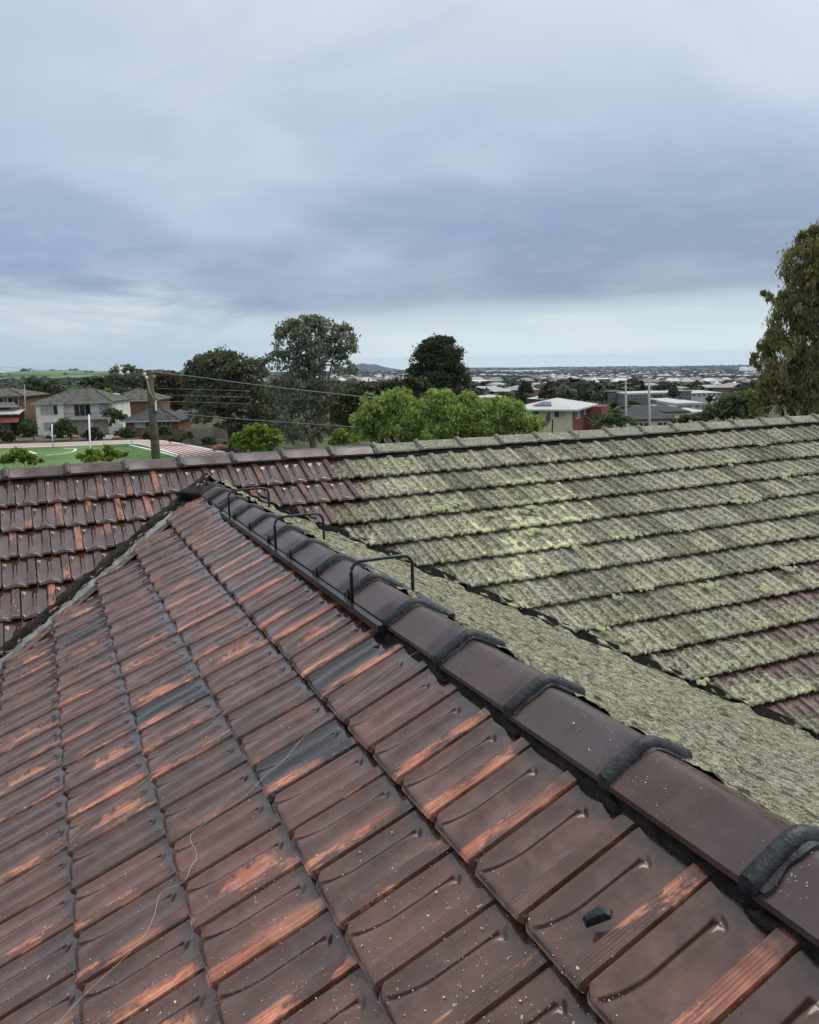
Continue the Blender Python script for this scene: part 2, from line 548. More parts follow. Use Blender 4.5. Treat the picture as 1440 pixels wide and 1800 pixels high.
def make_cap():
    mm, n = mat('glazed_ridge_cap')
    P = n.obj(); r = n.rnd()
    off = n.vec(n.mul(r, 41.0), n.mul(r, 17.0), n.mul(r, 73.0)); po = n.vmath('ADD', P, off)
    a = n.noise(po, 7.0, 4, .6)
    c = n.mix(n.step(a, .3, .7), (.050, .026, .020), (.088, .050, .041))
    c = n.mix(n.step(n.math('FRACT', n.mul(r, 7.7)), .0, 1, 0, .5), c, (.075, .060, .058))
    c = n.mix(n.mul(n.step(n.voro(po, 60.0)[0], .10, .05), .8), c, (.30, .28, .24))
    lich = n.attr('lichen', 'OBJECT')[2]
    W_ = n.pos()
    b = n.noise(W_, 30.0, 4, .68); g = n.noise(W_, 8.0, 3, .6)
    lm = n.step(n.add(n.mul(b, .7), n.mul(g, .5)), n.sub(1.0, n.mul(lich, .62)), n.sub(1.04, n.mul(lich, .58)))
    lm = n.mul(lm, n.step(lich, 0, .05))
    lc = n.ramp(n.add(n.mul(b, .5), n.mul(n.noise(W_, 140.0, 3, .7), .5)), [(.36, (.05, .05, .03)), (.48, (.19, .19, .13)), (.6, (.36, .36, .27)), (.72, (.52, .52, .44))])
    c = n.mix(lm, c, lc)
    c = n.mix(n.mul(n.step(n.noise(po, 34.0, 5, .7), .58, .66), .45), c, (.05, .028, .022))
    n.bsdf(c, n.add(n.step(a, .3, .7, .20, .40), n.mul(lm, .4)), n.add(.5, n.mul(lm, -.4)), n.bump(n.add(n.noise(po, 20, 3), n.mul(n.mul(b, lm), 1.5)), .3, .006))
    return mm


def make_pointing():
    mm, n = mat('black_flexible_pointing')
    P = n.pos()
    a = n.noise(P, 30.0, 4, .6)
    c = n.mix(n.step(a, .35, .7), (.010, .011, .013), (.034, .037, .040))
    lich = n.attr('lichen', 'OBJECT')[2]
    sx = n.sep(n.obj())[0]
    b = n.noise(P, 55.0, 4, .7)
    lm = n.step(n.add(b, n.add(n.mul(n.mul(sx, 2.2), lich), 0)), .70, .76)
    c = n.mix(n.mul(lm, n.step(lich, 0, .2)), c, (.42, .43, .34))
    n.bsdf(c, n.step(a, .3, .7, .30, .58), .36, n.bump(n.add(n.noise(P, 70, 4, .6), n.noise(P, 22, 3, .6)), .5, .008))
    return mm


def make_rough_mortar():
    mm, n = mat('rough_black_mortar')
    P = n.pos()
    a = n.noise(P, 28.0, 5, .65)
    c = n.mix(n.step(a, .35, .7), (.006, .005, .004), (.034, .027, .022))
    r = n.noise(P, 9.0, 3, .6)
    c = n.mix(n.step(r, .60, .68, 0, .5), c, (.10, .035, .022))
    n.bsdf(c, .7, .3, n.bump(n.noise(P, 60, 5, .7), 1.0, .02))
    return mm


def make_flashing():
    mm, n = mat('weathered_zinc')
    P = n.pos()
    a = n.noise(P, 12.0, 4, .6)
    c = n.mix(n.step(a, .35, .65), (.050, .058, .058), (.15, .17, .165))
    c = n.mix(n.step(n.noise(P, 40.0, 4, .7), .55, .68), c, (.09, .08, .07))
    n.bsdf(c, .5, .5, n.bump(a, .2, .01), metal=.2)
    return mm


def leaf_mat(name, dark, light, rough=.55, tips=None):
    mm, n = mat(name)
    t = n.attr('tone')[2]
    c = n.mix(t, dark, light)
    if tips:
        c = n.mix(n.step(t, .80, .97), c, tips)
    p = n.bsdf(c, rough, .35)
    # leaves let a little light through
    tr = n.node('ShaderNodeBsdfTranslucent')
    n.put(tr.inputs[0], n.mix(1.0, c, (1.0, 1.1, .6), 'MULTIPLY'))
    mx = n.node('ShaderNodeMixShader')
    mx.inputs[0].default_value = .38
    o = [q for q in n.nt.nodes if q.type == 'OUTPUT_MATERIAL'][0]
    n.nt.links.new(p.outputs[0], mx.inputs[1]); n.nt.links.new(tr.outputs[0], mx.inputs[2])
    n.nt.links.new(mx.outputs[0], o.inputs[0])
    return mm


W = 0.215
G = W * 1.49235
TP = 0.45241
CP, SP, TT = math.cos(TP), math.sin(TP), math.tan(TP)
XR = 5.70879 * W + .0194                       # near ridge: lateral position
ZR = CAM.z - 4.50114 * W + .0094               # its height
YM = 33.60077 * W                      # main ridge: distance
ZM = CAM.z - 3.78719 * W
YAP = YM - (ZM - ZR) / TT              # where the near ridge dies into the main slope
S0N, S0M = 2.22 * W, 2.10 * W
MAIN_P0 = Vector((0, YM, ZM)); MAIN_N = Vector((0, -SP, CP))
NEAR_P0 = Vector((XR, 0, ZR)); NEAR_N = Vector((-SP, 0, CP))
YELLOW = at_plane(935, 925, MAIN_P0, MAIN_N)

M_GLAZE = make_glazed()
M_LICH = make_lichen()
M_LSLOPE = make_lichen_slope()
M_CAP = make_cap()
M_POINT = make_pointing()
M_MORTAR = make_rough_mortar()
M_FLASH = make_flashing()
M_DARK = simple('sarking_and_gap_shade', (.012, .011, .010), .9, .1)
M_STEEL = simple('black_painted_steel', (.014, .015, .016), .28, .5, .3, 20)
M_HOUSEWALL = simple('brown_brick_wall', (.20, .12, .09), .8, .2)

# ================================================================== THE NEAR HOUSE
house = empty('tiled_house', (0, 0, 0))
props(house, 'nearest house, its wet brown and lichen covered terracotta tile roof filling the foreground', 'house')


def frame(origin, u, v, n):
    mm = Matrix((u, v, n)).transposed().to_4x4()
    mm.translation = origin
    return mm


U_N, V_N, N_N = Vector((0, -1, 0)), Vector((CP, 0, SP)), Vector((-SP, 0, CP))
U_M, V_M, N_M = Vector((1, 0, 0)), Vector((0, CP, SP)), Vector((0, -SP, CP))
YEND = -3.2

# walls under the eaves
EAVE = 5.2                              # slope length of the near wing
mb = MB()
mb.box(XR - 4.3, YEND + .3, 0, XR + 4.3, YM + 4.0, ZR - 4.3 * TT - .25)
mb.box(-9, YM - 5.6, 0, 17, YM + 5.6, ZM - 5.6 * TT - .25)
mb.build('outer_wall', M_HOUSEWALL, house)


def slope_slab(pts, name):
    mb = MB()
    nrm = (pts[1] - pts[0]).cross(pts[2] - pts[0]).normalized()
    if nrm.z < 0: nrm = -nrm
    top = [p - nrm * .055 for p in pts]; bot = [p - nrm * .12 for p in pts]
    k = len(pts)
    mb.v = top + bot
    mb.f = [tuple(range(k)), tuple(reversed(range(k, 2 * k)))] + [(i, (i + 1) % k, (i + 1) % k + k, i + k) for i in range(k)]
    mb.m = [0] * len(mb.f)
    return mb.build(name, M_DARK, house)


def slopeN(s, y): return Vector((XR - s * CP, y, ZR - s * SP))
def slopeR(s, y): return Vector((XR + s * CP, y, ZR - s * SP))
def slopeM(s, x): return Vector((x, YM - s * CP, ZM - s * SP))


sN = slope_slab([slopeN(0, YEND), slopeN(0, YAP), slopeN(EAVE, YAP - EAVE * CP), slopeN(EAVE, YEND)], 'roof_slope')
sR = slope_slab([slopeR(0, YEND), slopeR(0, YAP), slopeR(EAVE, YAP - EAVE * CP), slopeR(EAVE, YEND)], 'roof_slope')
SM_L = 6.0
s_ap = (ZM - ZR) / SP
sM = slope_slab([slopeM(0, -9), slopeM(0, 17), slopeM(SM_L, 17), slopeM(SM_L, XR + (SM_L - s_ap) * CP), slopeM(s_ap, XR), slopeM(SM_L, XR - (SM_L - s_ap) * CP), slopeM(SM_L, -9)], 'roof_slope')
sB = slope_slab([Vector((-9, YM, ZM)), Vector((17, YM, ZM)), Vector((17, YM + SM_L * CP, ZM - SM_L * SP)), Vector((-9, YM + SM_L * CP, ZM - SM_L * SP))], 'roof_slope')


def sstep(x, a, b):
    t = np.clip((x - a) / (b - a), 0, 1)
    return t * t * (3 - 2 * t)


def tile_h(u, v):
    """height of the pressed tile: pan, centre rib with its flared foot, second pan, fluted roll"""
    fade = 1 - sstep(v, .80, .92)
    roll = sstep(u, .715, .765) * (1 - sstep(u, .975, .995))
    fl = -.0017 * (sstep(np.cos((u - .865) * 2 * np.pi / .042), .1, .9)) * (np.abs(u - .865) < .085) * (1 - sstep(v, .94, .97))
    pan1 = -.0045 * np.sin(np.clip((u - .01) / .32, 0, 1) * np.pi) ** 1.0
    pan2 = -.0030 * np.sin(np.clip((u - .42) / .30, 0, 1) * np.pi) ** 1.0
    t = np.clip((.42 - v) / .42, 0, 1)
    hw = .022 + .20 * t ** 2.3
    ctr = .375
    rib = .0090 * (1 - sstep(np.abs(u - ctr), hw, hw + .050 + .05 * t))
    lipl = .0050 * (1 - sstep(u, .0, .11))
    chan = -.0035 * np.exp(-((u - (.325 - hw)) / .035) ** 2) * sstep(v, .01, .07)
    h = (pan1 + pan2 + chan) * fade + rib * fade * (1 - sstep(u, .70, .74)) + lipl + .0130 * roll + fl * roll
    h = h + (1 - fade) * .001 * (1 - roll)
    h = h - .0035 * np.exp(-((u - .41) / .06) ** 2 - ((v - .885) / .035) ** 2)
    h = h - .0075 * (1 - sstep(v, -.005, .036)) - .0035 * (1 - sstep(v, .0, .06)) * (1 - roll)
    return h


def tile_mesh(name, material, us, vs_, amp=0.0, seed=0, damp=1.0, skirt=.015, lumps=0.0, tilt_k=.033):
    U, V = np.meshgrid(us, vs_)
    H = tile_h(U, V) * damp
    tilt = -tilt_k * V
    nz = 0
    if amp:
        nz = amp * vnoise(U * 26 + seed * 3.1, V * 34 + seed, seed, 4, .75)
        if lumps:
            nz = nz + lumps * np.clip(vnoise(U * 15 + seed, V * 16, seed + 50, 3, .7) - .25, 0, 1) * (1 - sstep(V, .0, .16))
    X, Y, Z = U * W * .990, V * G, H + tilt + nz
    Y = Y + .020 * (1 - sstep(V, .0, .12)) * (np.clip((.10 - U) / .10, 0, 1) ** 2 + .5 * np.clip((U - .955) / .045, 0, 1) ** 2)
    if amp:
        front = (V < .03)
        Y = Y + front * (.010 * vnoise(U * 38, V * 0 + seed, seed + 9, 3, .7) - .002)
    nu, nv = len(us), len(vs_)
    verts = [np.stack([X.ravel(), Y.ravel(), Z.ravel()], 1)]
    idx = np.arange(nu * nv).reshape(nv, nu)
    q = [np.stack([idx[:-1, :-1].ravel(), idx[:-1, 1:].ravel(), idx[1:, 1:].ravel(), idx[1:, :-1].ravel()], 1)]
    base = nu * nv
    # front skirt
    fr_ = verts[0][idx[0]].copy(); fr_[:, 2] -= skirt; fr_[:, 1] += .003
    verts.append(fr_); fi = np.arange(base, base + nu); base += nu
    q.append(np.stack([fi[:-1], fi[1:], idx[0, 1:], idx[0, :-1]], 1))
    # side skirts
    for colm, sgn in ((nu - 1, 1), (0, -1)):
        sd = verts[0][idx[:, colm]].copy(); sd[:, 2] -= skirt
        verts.append(sd); si = np.arange(base, base + nv); base += nv
        if sgn > 0: q.append(np.stack([idx[:-1, colm], si[:-1], si[1:], idx[1:, colm]], 1))
        else: q.append(np.stack([si[:-1], idx[:-1, colm], idx[1:, colm], si[1:]], 1))
    me = np_mesh(name, np.concatenate(verts), np.concatenate(q), [material], True)
    sharp_by_angle(me)
    return me


def sharp_by_angle(me, ang=40):
    bm = bmesh.new(); bm.from_mesh(me)
    for e in bm.edges:
        if len(e.link_faces) == 2 and e.calc_face_angle(0) > R(ang): e.smooth = False
    bm.to_mesh(me); bm.free()


US_HI = np.array([0, .02, .04, .08, .14, .21, .28, .325, .345, .36, .375, .39, .405, .43, .47, .53, .59, .64, .69, .715, .74, .765, .784, .794, .803, .814, .826, .836, .845, .856, .868, .878, .887, .898, .91, .92, .929, .945, .962, .975, .984, .992, 1.0])
VS_HI = np.array([-.005, .004, .015, .03, .055, .09, .13, .18, .24, .30, .37, .45, .60, .75, .84, .865, .885, .905, .93, .96, 1.0, 1.10, 1.2, 1.36])
US_MD = np.array([0, .03, .08, .15, .23, .30, .34, .375, .41, .45, .53, .61, .68, .72, .75, .78, .82, .86, .90, .94, .965, .985, 1.0])
VS_MD = np.array([0, .02, .05, .10, .16, .24, .33, .45, .65, .86, .90, 1.0, 1.15, 1.34])
US_LC = np.linspace(0, 1, 23); VS_LC = np.array([0, .015, .04, .08, .13, .19, .26, .35, .46, .58, .70, .82, .95, 1.08, 1.32])
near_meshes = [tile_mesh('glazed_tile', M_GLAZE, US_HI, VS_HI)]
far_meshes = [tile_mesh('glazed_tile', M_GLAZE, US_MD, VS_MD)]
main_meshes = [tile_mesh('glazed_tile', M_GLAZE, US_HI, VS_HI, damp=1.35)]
lich_meshes = [tile_mesh('lichen_tile', M_LICH, US_LC, VS_LC, .0014, k + 1, 1.45, .015, .007, .048) for k in range(10)]


def place_tile(me, M, parent, name, cut=None, jit=(0.0015, .006)):
    """cut: (point, normal) in world, keeps the side the normal points to"""
    rs = random
    M = M.copy()
    jm = Matrix.Translation((rs.uniform(-1, 1) * jit[0], rs.uniform(-1, 1) * jit[0] * 1.5, rs.uniform(-.6, 1) * jit[0])) @ \
        Matrix.Rotation(rs.uniform(-1, 1) * jit[1], 4, 'Z') @ Matrix.Rotation(rs.uniform(-1, 1) * jit[1] * .6, 4, 'Y') @ Matrix.Rotation(rs.uniform(-1, 1) * jit[1] * .5, 4, 'X')
    M = M @ jm
    if cut is not None:
        inv = M.inverted()
        for p, nrm in cut:
            lp = inv @ p; ln = (inv.to_3x3() @ nrm).normalized()
            cs = [Vector((a, b, 0)) for a in (0, W) for b in (0, G * 1.15)]
            ds = [(c - lp).dot(ln) for c in cs]
            if max(ds) <= .02: return None
            if min(ds) < 0:
                bm = bmesh.new(); bm.from_mesh(me)
                bmesh.ops.bisect_plane(bm, geom=bm.verts[:] + bm.edges[:] + bm.faces[:], plane_co=lp, plane_no=ln, clear_inner=True)
                # give the sawn edge thickness
                ed = [e for e in bm.edges if len(e.link_faces) == 1 and all(abs((vv.co - lp).dot(ln)) < 1e-4 for vv in e.verts)]
                if ed:
                    ret = bmesh.ops.extrude_edge_only(bm, edges=ed)
                    for g in ret['geom']:
                        if isinstance(g, bmesh.types.BMVert): g.co.z -= .014
                if not bm.faces:
                    bm.free(); return None
                me = me.copy(); bm.to_mesh(me); bm.free()
    o = bpy.data.objects.new(name, me)
    o.parent = parent
    o.matrix_world = M
    col.objects.link(o)
    return o


def px_of(P):
    d = P - CAM
    z = d.dot(FW)
    if z < .05: return None
    return 720 + FPX * d.dot(RT) / z, 900 - FPX * d.dot(UP) / z, z


def inview(P, mx=60, my=60):
    q = px_of(P)
    return q is not None and -mx < q[0] < 1440 + mx and -my < q[1] < 1800 + my


leftovers = []        # tiles past the first 300 of a kind, joined afterwards
glazed, lichen_t = [], []
# near slope, looking up it: +u is toward the camera
cut_near = [(Vector((XR, YAP - .072, 0)), Vector((1, -1, 0)).normalized())]
for k in range(0, 14):
    s = S0N + k * G
    if s > EAVE + .1: break
    ph = .118 + (.5 if k % 2 else 0)
    j = math.floor(YEND / W) + 1
    while True:
        ys = (ph + j) * W
        j += 1
        if ys > YAP: break
        org = slopeN(s, ys + W)
        c = org + U_N * W * .5 + V_N * G * .5
        q = px_of(c)
        if q is not None and q[0] > 1900: continue
        M = frame(org, U_N, V_N, N_N)
        if k == 0: M = M @ Matrix.Rotation(.052, 4, 'X')
        seen = q is not None and inview(c, 30, 70)
        if q is None: q = (0, 0, 5.0)
        glazed.append((q[2] if seen else 1000 + q[2], near_meshes[0] if q[2] < 4.2 else far_meshes[0], M, sN, cut_near, 1.0, 0.0))
# main slope
cut_ml = [(Vector((XR, YAP + .03, 0)), Vector((-1, 1, 0)).normalized())]
cut_mr = [(Vector((XR, YAP + .085, 0)), Vector((1, 1, 0)).normalized())]
for k in range(1, 17):
    s = S0M + (k - 1) * G
    ph = -.02 + (.5 if k % 2 == 0 else 0)
    for j in range(-16, 66):
        xs = (ph + j) * W
        org = slopeM(s, xs - W)
        c = org + U_M * W * .5 + V_M * G * .5
        sh_ = s - 1.2 * G - s_ap
        if sh_ > 0 and XR - sh_ * CP < xs - W and xs < XR + sh_ * CP: continue
        q = px_of(c)
        if q is None: continue
        cut = cut_ml if c.x < XR else cut_mr
        M = frame(org, U_M, V_M, N_M)
        if k == 1: M = M @ Matrix.Rotation(.075, 4, 'X')
        seen = inview(c, 20, 40)
        lim = {1: 600, 2: 628, 3: 622, 4: 628, 5: 640}.get(k, 560) - 10 + random.uniform(-26, 26)
        key = (q[2] if seen else 1000 + q[2])
        if c.x < XR and q[0] < lim or q[0] < lim or k >= 14:
            lv = 0.0 if q[0] < 350 else min(.8, (q[0] - 350) / 280 * .6)
            if k >= 14: lv = .3
            glazed.append((key, main_meshes[0], M, sM, cut, .95 if q[0] < 380 else .35, lv))
        else:
            bare = 0.0 if q[0] > lim + 45 else .55
            if k >= 8 and q[0] > 1050: bare = min(.62, (k - 7) * .10 + (q[0] - 1100) / 1100)
            elif k == 7 and q[0] > 1150: bare = .22
            if k >= 6 and q[0] > 1380: bare += .25
            lichen_t.append((key, random.choice(lich_meshes), M, sM, cut, bare, 0.0))


def put_tiles(items, name, pa, pb, limit=300):
    items.sort(key=lambda t: t[0])
    n_ = 0
    rest = {}
    for t in items:
        o = place_tile(t[1], t[2], t[3], name, t[4], (.0016, .007) if name == 'glazed_tile' else (.0025, .010))
        if o is None: continue
        o[pa] = float(t[5])
        if pb: o[pb] = float(t[6])
        n_ += 1
        if n_ > limit:
            rest.setdefault(t[3].name, []).append(o)
    for pn, obs in rest.items():
        bmx = bmesh.new()
        par = bpy.data.objects[pn]
        inv = par.matrix_world.inverted()
        mats = obs[0].data.materials[0]
        for o in obs:
            tmp = o.data.copy(); tmp.transform(o.matrix_basis)
            bmx.from_mesh(tmp); bpy.data.meshes.remove(tmp)
        me = bpy.data.meshes.new('distant_tiles'); bmx.to_mesh(me); bmx.free()
        me.materials.clear(); me.materials.append(mats)
        for p_ in me.polygons: p_.use_smooth = True
        for o in obs: bpy.data.objects.remove(o)
        oo = bpy.data.objects.new('distant_tiles', me); oo['kind'] = 'stuff'
        oo[pa] = 0.0
        if pb: oo[pb] = 0.0
        link(oo, par)
    return n_


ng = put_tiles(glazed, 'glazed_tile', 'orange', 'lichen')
nl = put_tiles(lichen_t, 'lichen_tile', 'bare', None)
print('TILES glazed', ng, 'lichen', nl, 'seen', sum(1 for t in glazed if t[0] < 900), sum(1 for t in lichen_t if t[0] < 900))

# far side of the near ridge: one thick crust in which no tile can be told from the next
nS, nY = 150, 520
sv = np.linspace(.075, 4.6, nS)[:, None] * np.ones((1, nY))
tv = np.linspace(0, 1, nY)[None, :] * np.ones((nS, 1))
y0 = -.6
yv = y0 + tv * ((YAP + .0 - sv * CP) - y0)
course = ((S0N - sv) / G) % 1.0
h = -.024 * course + .010 * np.sin(yv / W * 2 * np.pi) * .5 + .0115 * vnoise(sv * 26, yv * 17, 5, 4, .72) + .004 * vnoise(sv * 120, yv * 80, 6, 3, .8)
h = h + .024 * np.clip((tv - .985) / .015, 0, 1)
h = h + .046 * np.clip((.27 - sv) / .13, 0, 1) + .006 * vnoise(sv * 40, yv * 23, 15, 3, .8) * (sv < .3)
Vx = np.stack([(XR + sv * CP + h * SP).ravel(), yv.ravel(), (ZR - sv * SP + h * CP).ravel()], 1)
ii = np.arange(nS * nY).reshape(nS, nY)
Fq = np.stack([ii[:-1, :-1].ravel(), ii[:-1, 1:].ravel(), ii[1:, 1:].ravel(), ii[1:, :-1].ravel()], 1)[:, ::-1]
Fq = Fq[:, ::-1]
o = bpy.data.objects.new('lichen_crusted_tiles', np_mesh('lichen_crusted_tiles', Vx, Fq, [M_LSLOPE], True))
o['kind'] = 'stuff'
link(o, sR)

# back slope of the main roof (out of sight): plain tiled courses
mb = MB()
for k in range(17):
    s = k * G
    a = .0; b = -.026
    for x0 in (-8.9,):
        mb.quad(Vector((-8.9, YM + s * CP, ZM - s * SP)), Vector((16.9, YM + s * CP, ZM - s * SP)), Vector((16.9, YM + (s + G) * CP, ZM - (s + G) * SP + .028)), Vector((-8.9, YM + (s + G) * CP, ZM - (s + G) * SP + .028)))
ob = mb.build('back_courses', simple('dull_tile', (.10, .08, .06), .7), sB)
ob['kind'] = 'stuff'


# lichen rosettes that bulge over the drip edges
def rosettes():
    V, F = [], []
    rs = np.random.RandomState(4)
    spots = []
    picks = [(865, 905, 9), (930, 897, 14), (1110, 940, 12), (800, 885, 12), (1010, 960, 10), (960, 935, 16), (985, 1000, 14), (870, 1075, 12), (905, 1097, 8), (1105, 1120, 14), (1285, 1165, 14), (1060, 1105, 12), (1075, 1155, 14), (1340, 1095, 12), (1250, 1115, 12), (1040, 1180, 10), (1085, 1048, 9), (1130, 1033, 12), (1345, 1035, 14), (1330, 880, 10), (1285, 812, 12), (1295, 880, 10), (1400, 900, 14), (1345, 780, 8), (1210, 930, 10), (1205, 1268, 20), (1275, 1170, 12), (1180, 1135, 8), (775, 893, 16), (1290, 870, 9), (1430, 894, 14), (1200, 830, 8), (1100, 826, 8), (1150, 890, 8), (1420, 840, 9), (1380, 840, 9), (1390, 1000, 10), (1245, 1030, 11), (1230, 1200, 12)]
    for (px, py, r) in picks:
        for q in range(9):
            spots.append((px + rs.normal(0, r * .8), py + rs.normal(0, 2.5), r * rs.uniform(.25, .5)))
    for q in range(200):
        i = rs.randint(0, 12); k = i + 1
        s = S0M + (k - 1) * G
        P = slopeM(s, rs.uniform(XR + (s - s_ap) * CP + .2, 11)) + MAIN_N * .01
        pq = px_of(P)
        if pq and pq[0] < 1500 and pq[0] > 640: spots.append((pq[0], pq[1], rs.uniform(2, 4.5)))
    for (px, py, r) in spots:
        P = at_plane(px, py, MAIN_P0 + MAIN_N * .012, MAIN_N)
        if P.x + P.y < XR + YAP + .06: continue
        d = (P - CAM).dot(FW); rad = r / FPX * d
        k0 = len(V)
        n1, n2 = 7, 3
        ph = rs.uniform(0, 7)
        V.append(P + MAIN_N * rad * .38)
        for a in range(1, n2 + 1):
            for b in range(n1):
                an = 2 * math.pi * b / n1 + ph
                rr = rad * math.sin(a / n2 * math.pi / 2) * rs.uniform(.75, 1.25)
                V.append(P + (U_M * math.cos(an) + V_M * math.sin(an)) * rr + MAIN_N * (rad * .38 * math.cos(a / n2 * math.pi / 2) * rs.uniform(.6, 1.3) - .004))
        for b in range(n1):
            F.append((k0, k0 + 1 + b, k0 + 1 + (b + 1) % n1))
            for a in range(n2 - 1):
                p0 = k0 + 1 + a * n1
                F.append((p0 + b, p0 + n1 + b, p0 + n1 + (b + 1) % n1)); F.append((p0 + b, p0 + n1 + (b + 1) % n1, p0 + (b + 1) % n1))
    mm, n = mat('yellow_green_rosette_lichen')
    P = n.pos(); b = n.noise(P, 90.0, 4, .7)
    n.bsdf(n.ramp(b, [(.3, (.14, .15, .07)), (.45, (.36, .38, .20)), (.62, (.52, .54, .33)), (.75, (.62, .63, .46))]), .95, .1, n.bump(b, 1.0, .01))
    o = bpy.data.objects.new('lichen_rosettes', np_mesh('lichen_rosettes', np.array([tuple(v) for v in V]), np.array(F), [mm], True))
    o['kind'] = 'stuff'
    link(o, sM)


rosettes()


# ------------------------------------------------------------------ ridge caps
def cap_profile(na=15, hw=.124):
    """lateral offset and height of the cap's outer face"""
    a = np.linspace(-1, 1, na)
    x = a * hw
    top = .040 - .60 * (np.sqrt(x * x + .018 ** 2) - .018)
    return x, top


def cap_mesh(name, L=.452, seed=0, lich=False, collar_w=.044):
    px_, pz_ = cap_profile()
    na = len(px_)
    st = []          # (t along, rise, matindex)
    st.append((0.0, -.004)); st.append((L * .5, -.001)); st.append((L - collar_w, .001))
    body = len(st) - 1
    for q in np.linspace(0, 1, 8)[0:]:
        st.append((L - collar_w + .001 + q * collar_w, .002 + .0185 * math.sin(math.pi * min(1, max(0, q))) ** .6))
    rs = np.random.RandomState(seed)
    V, F, MI = [], [], []
    for (t, r) in st:
        nxs = -(np.gradient(pz_, px_)); ln = np.sqrt(1 + nxs ** 2)
        for i in range(na):
            V.append((px_[i] + nxs[i] / ln[i] * r, -t, pz_[i] + r / ln[i]))
    for a in range(len(st) - 1):
        for i in range(na - 1):
            p = a * na + i
            F.append((p, p + na, p + na + 1, p + 1)); MI.append(0 if a <= body - 1 else 1)
    # thickness at both long edges
    for side in (0, na - 1):
        k0 = len(V)
        for a, (t, r) in enumerate(st):
            v = V[a * na + side]; V.append((v[0], v[1], v[2] - .014 - max(0, r)))
        for a in range(len(st) - 1):
            p = a * na + side
            F.append((p, k0 + a, k0 + a + 1, p + na) if side == 0 else (p, p + na, k0 + a + 1, k0 + a)); MI.append(0 if a <= body - 1 else 1)
    # front of the collar
    k0 = len(V); lastr = (len(st) - 1) * na
    for i in range(na):
        v = V[lastr + i]; V.append((v[0] * .93, v[1], v[2] - .026))
    for i in range(na - 1):
        F.append((lastr + i, k0 + i, k0 + i + 1, lastr + i + 1)); MI.append(1)
    # ragged strip of pointing smeared over the next cap
    k0 = len(V)
    wob = rs.uniform(.7, 1.3, na)
    rows = [(0, .007), (.45, .0065), (.9, .0050), (1.0, -.003)]
    for (q, hgt) in rows:
        for i in range(na):
            wdt = (.005 + .004 * math.sin(i * 1.3 + seed) + .009 * wob[i])
            V.append((px_[i] * .985, -(L + q * wdt), pz_[i] - .006 + hgt + rs.uniform(-.0015, .0015)))
    for a in range(3):
        for i in range(na - 1):
            p = k0 + a * na + i
            F.append((p, p + na, p + na + 1, p + 1)); MI.append(2)
    me = bpy.data.meshes.new(name)
    me.from_pydata(V, [], F)
    me.materials.append(M_CAP)
    me.materials.append(M_CAP if lich else M_POINT)
    me.materials.append(M_POINT)
    me.polygons.foreach_set('material_index', MI)
    me.polygons.foreach_set('use_smooth', [True] * len(F))
    me.update()
    sharp_by_angle(me, 50)
    return me


def sag(y):
    return -.045 * min(1.0, max(0.0, (y - 2.8) / 4.0)) ** 1.2


def bedding(name, parent, path, side, na=60, thick=1.0):
    """path(t, a, b) -> world point; irregular mortar between the cap edge and the tiles"""
    V, F = [], []
    rs = np.random.RandomState(int(side + 3))
    prof = [(.080, -.036), (.100, -.044), (.112, -.052), (.119, -.064), (.123, -.105)]
    for i in range(na + 1):
        t = i / na
        w = [rs.uniform(-.004, .004) for _ in prof]
        bulge = .020 * max(0, vn1(t * 61 + side * 9)) ** 1.5
        for j, (a, b) in enumerate(prof):
            aa = a + w[j] + (bulge if j >= 2 else 0)
            V.append(path(t, side * aa, b - (.5 * bulge if j >= 2 else 0) + rs.uniform(-.002, .002)))
    k = len(prof)
    for i in range(na):
        for j in range(k - 1):
            p = i * k + j
            F.append((p, p + k, p + k + 1, p + 1))
    mb = MB(); mb.v = V; mb.f = F; mb.m = [0] * len(F)
    return mb.build(name, M_MORTAR, parent, True)


def vn1(x):
    return math.sin(x) * .5 + math.sin(x * 2.3 + 1) * .3 + math.sin(x * 5.1 + 2) * .3


def lump(name, parent, c, rx, ry, rz, mt, seed, nu=14, nv=8, rough=.25):
    V, F = [], []
    rs = random.Random(seed)
    for a in range(nv + 1):
        for b in range(nu):
            th = math.pi * a / nv; ph = 2 * math.pi * b / nu
            k = 1 + rough * (rs.random() - .5) * 2
            V.append(Vector(c) + Vector((rx * math.sin(th) * math.cos(ph) * k, ry * math.sin(th) * math.sin(ph) * k, rz * math.cos(th) * k)))
    for a in range(nv):
        for b in range(nu):
            F.append((a * nu + b, (a + 1) * nu + b, (a + 1) * nu + (b + 1) % nu, a * nu + (b + 1) % nu))
    mb = MB(); mb.v = V; mb.f = F; mb.m = [0] * len(F)
    return mb.build(name, mt, parent, True)


# near ridge: body of mortar under the caps, then the caps
mb = MB()
NR = 40
for i in range(NR + 1):
    y = YEND + (YAP - .05 - YEND) * i / NR
    z = ZR + sag(y)
    for (a, b) in ((-.11, -.09), (-.095, -.050), (0, .012), (.095, -.050), (.11, -.09)):
        mb.v.append(Vector((XR + a, y, z + b)))
for i in range(NR):
    for j in range(4):
        p = i * 5 + j
        mb.f.append((p, p + 5, p + 6, p + 1)); mb.m.append(0)
ridgeN = mb.build('ridge_bed', M_MORTAR, house)
cap_variants = [cap_mesh('ridge_cap', seed=q) for q in range(5)]
cap_l = [cap_mesh('ridge_cap', seed=q + 10, lich=True) for q in range(5)]
ycol = [4.67, 6.70, 8.73, 10.82, 12.85, 14.85, 16.85, 18.90, 20.95, 23.05, 25.10, 27.1, 29.1]
ycol = [-5.6, -3.55, -1.5, .57, 2.62] + ycol + [30.7]
PERIOD = .441
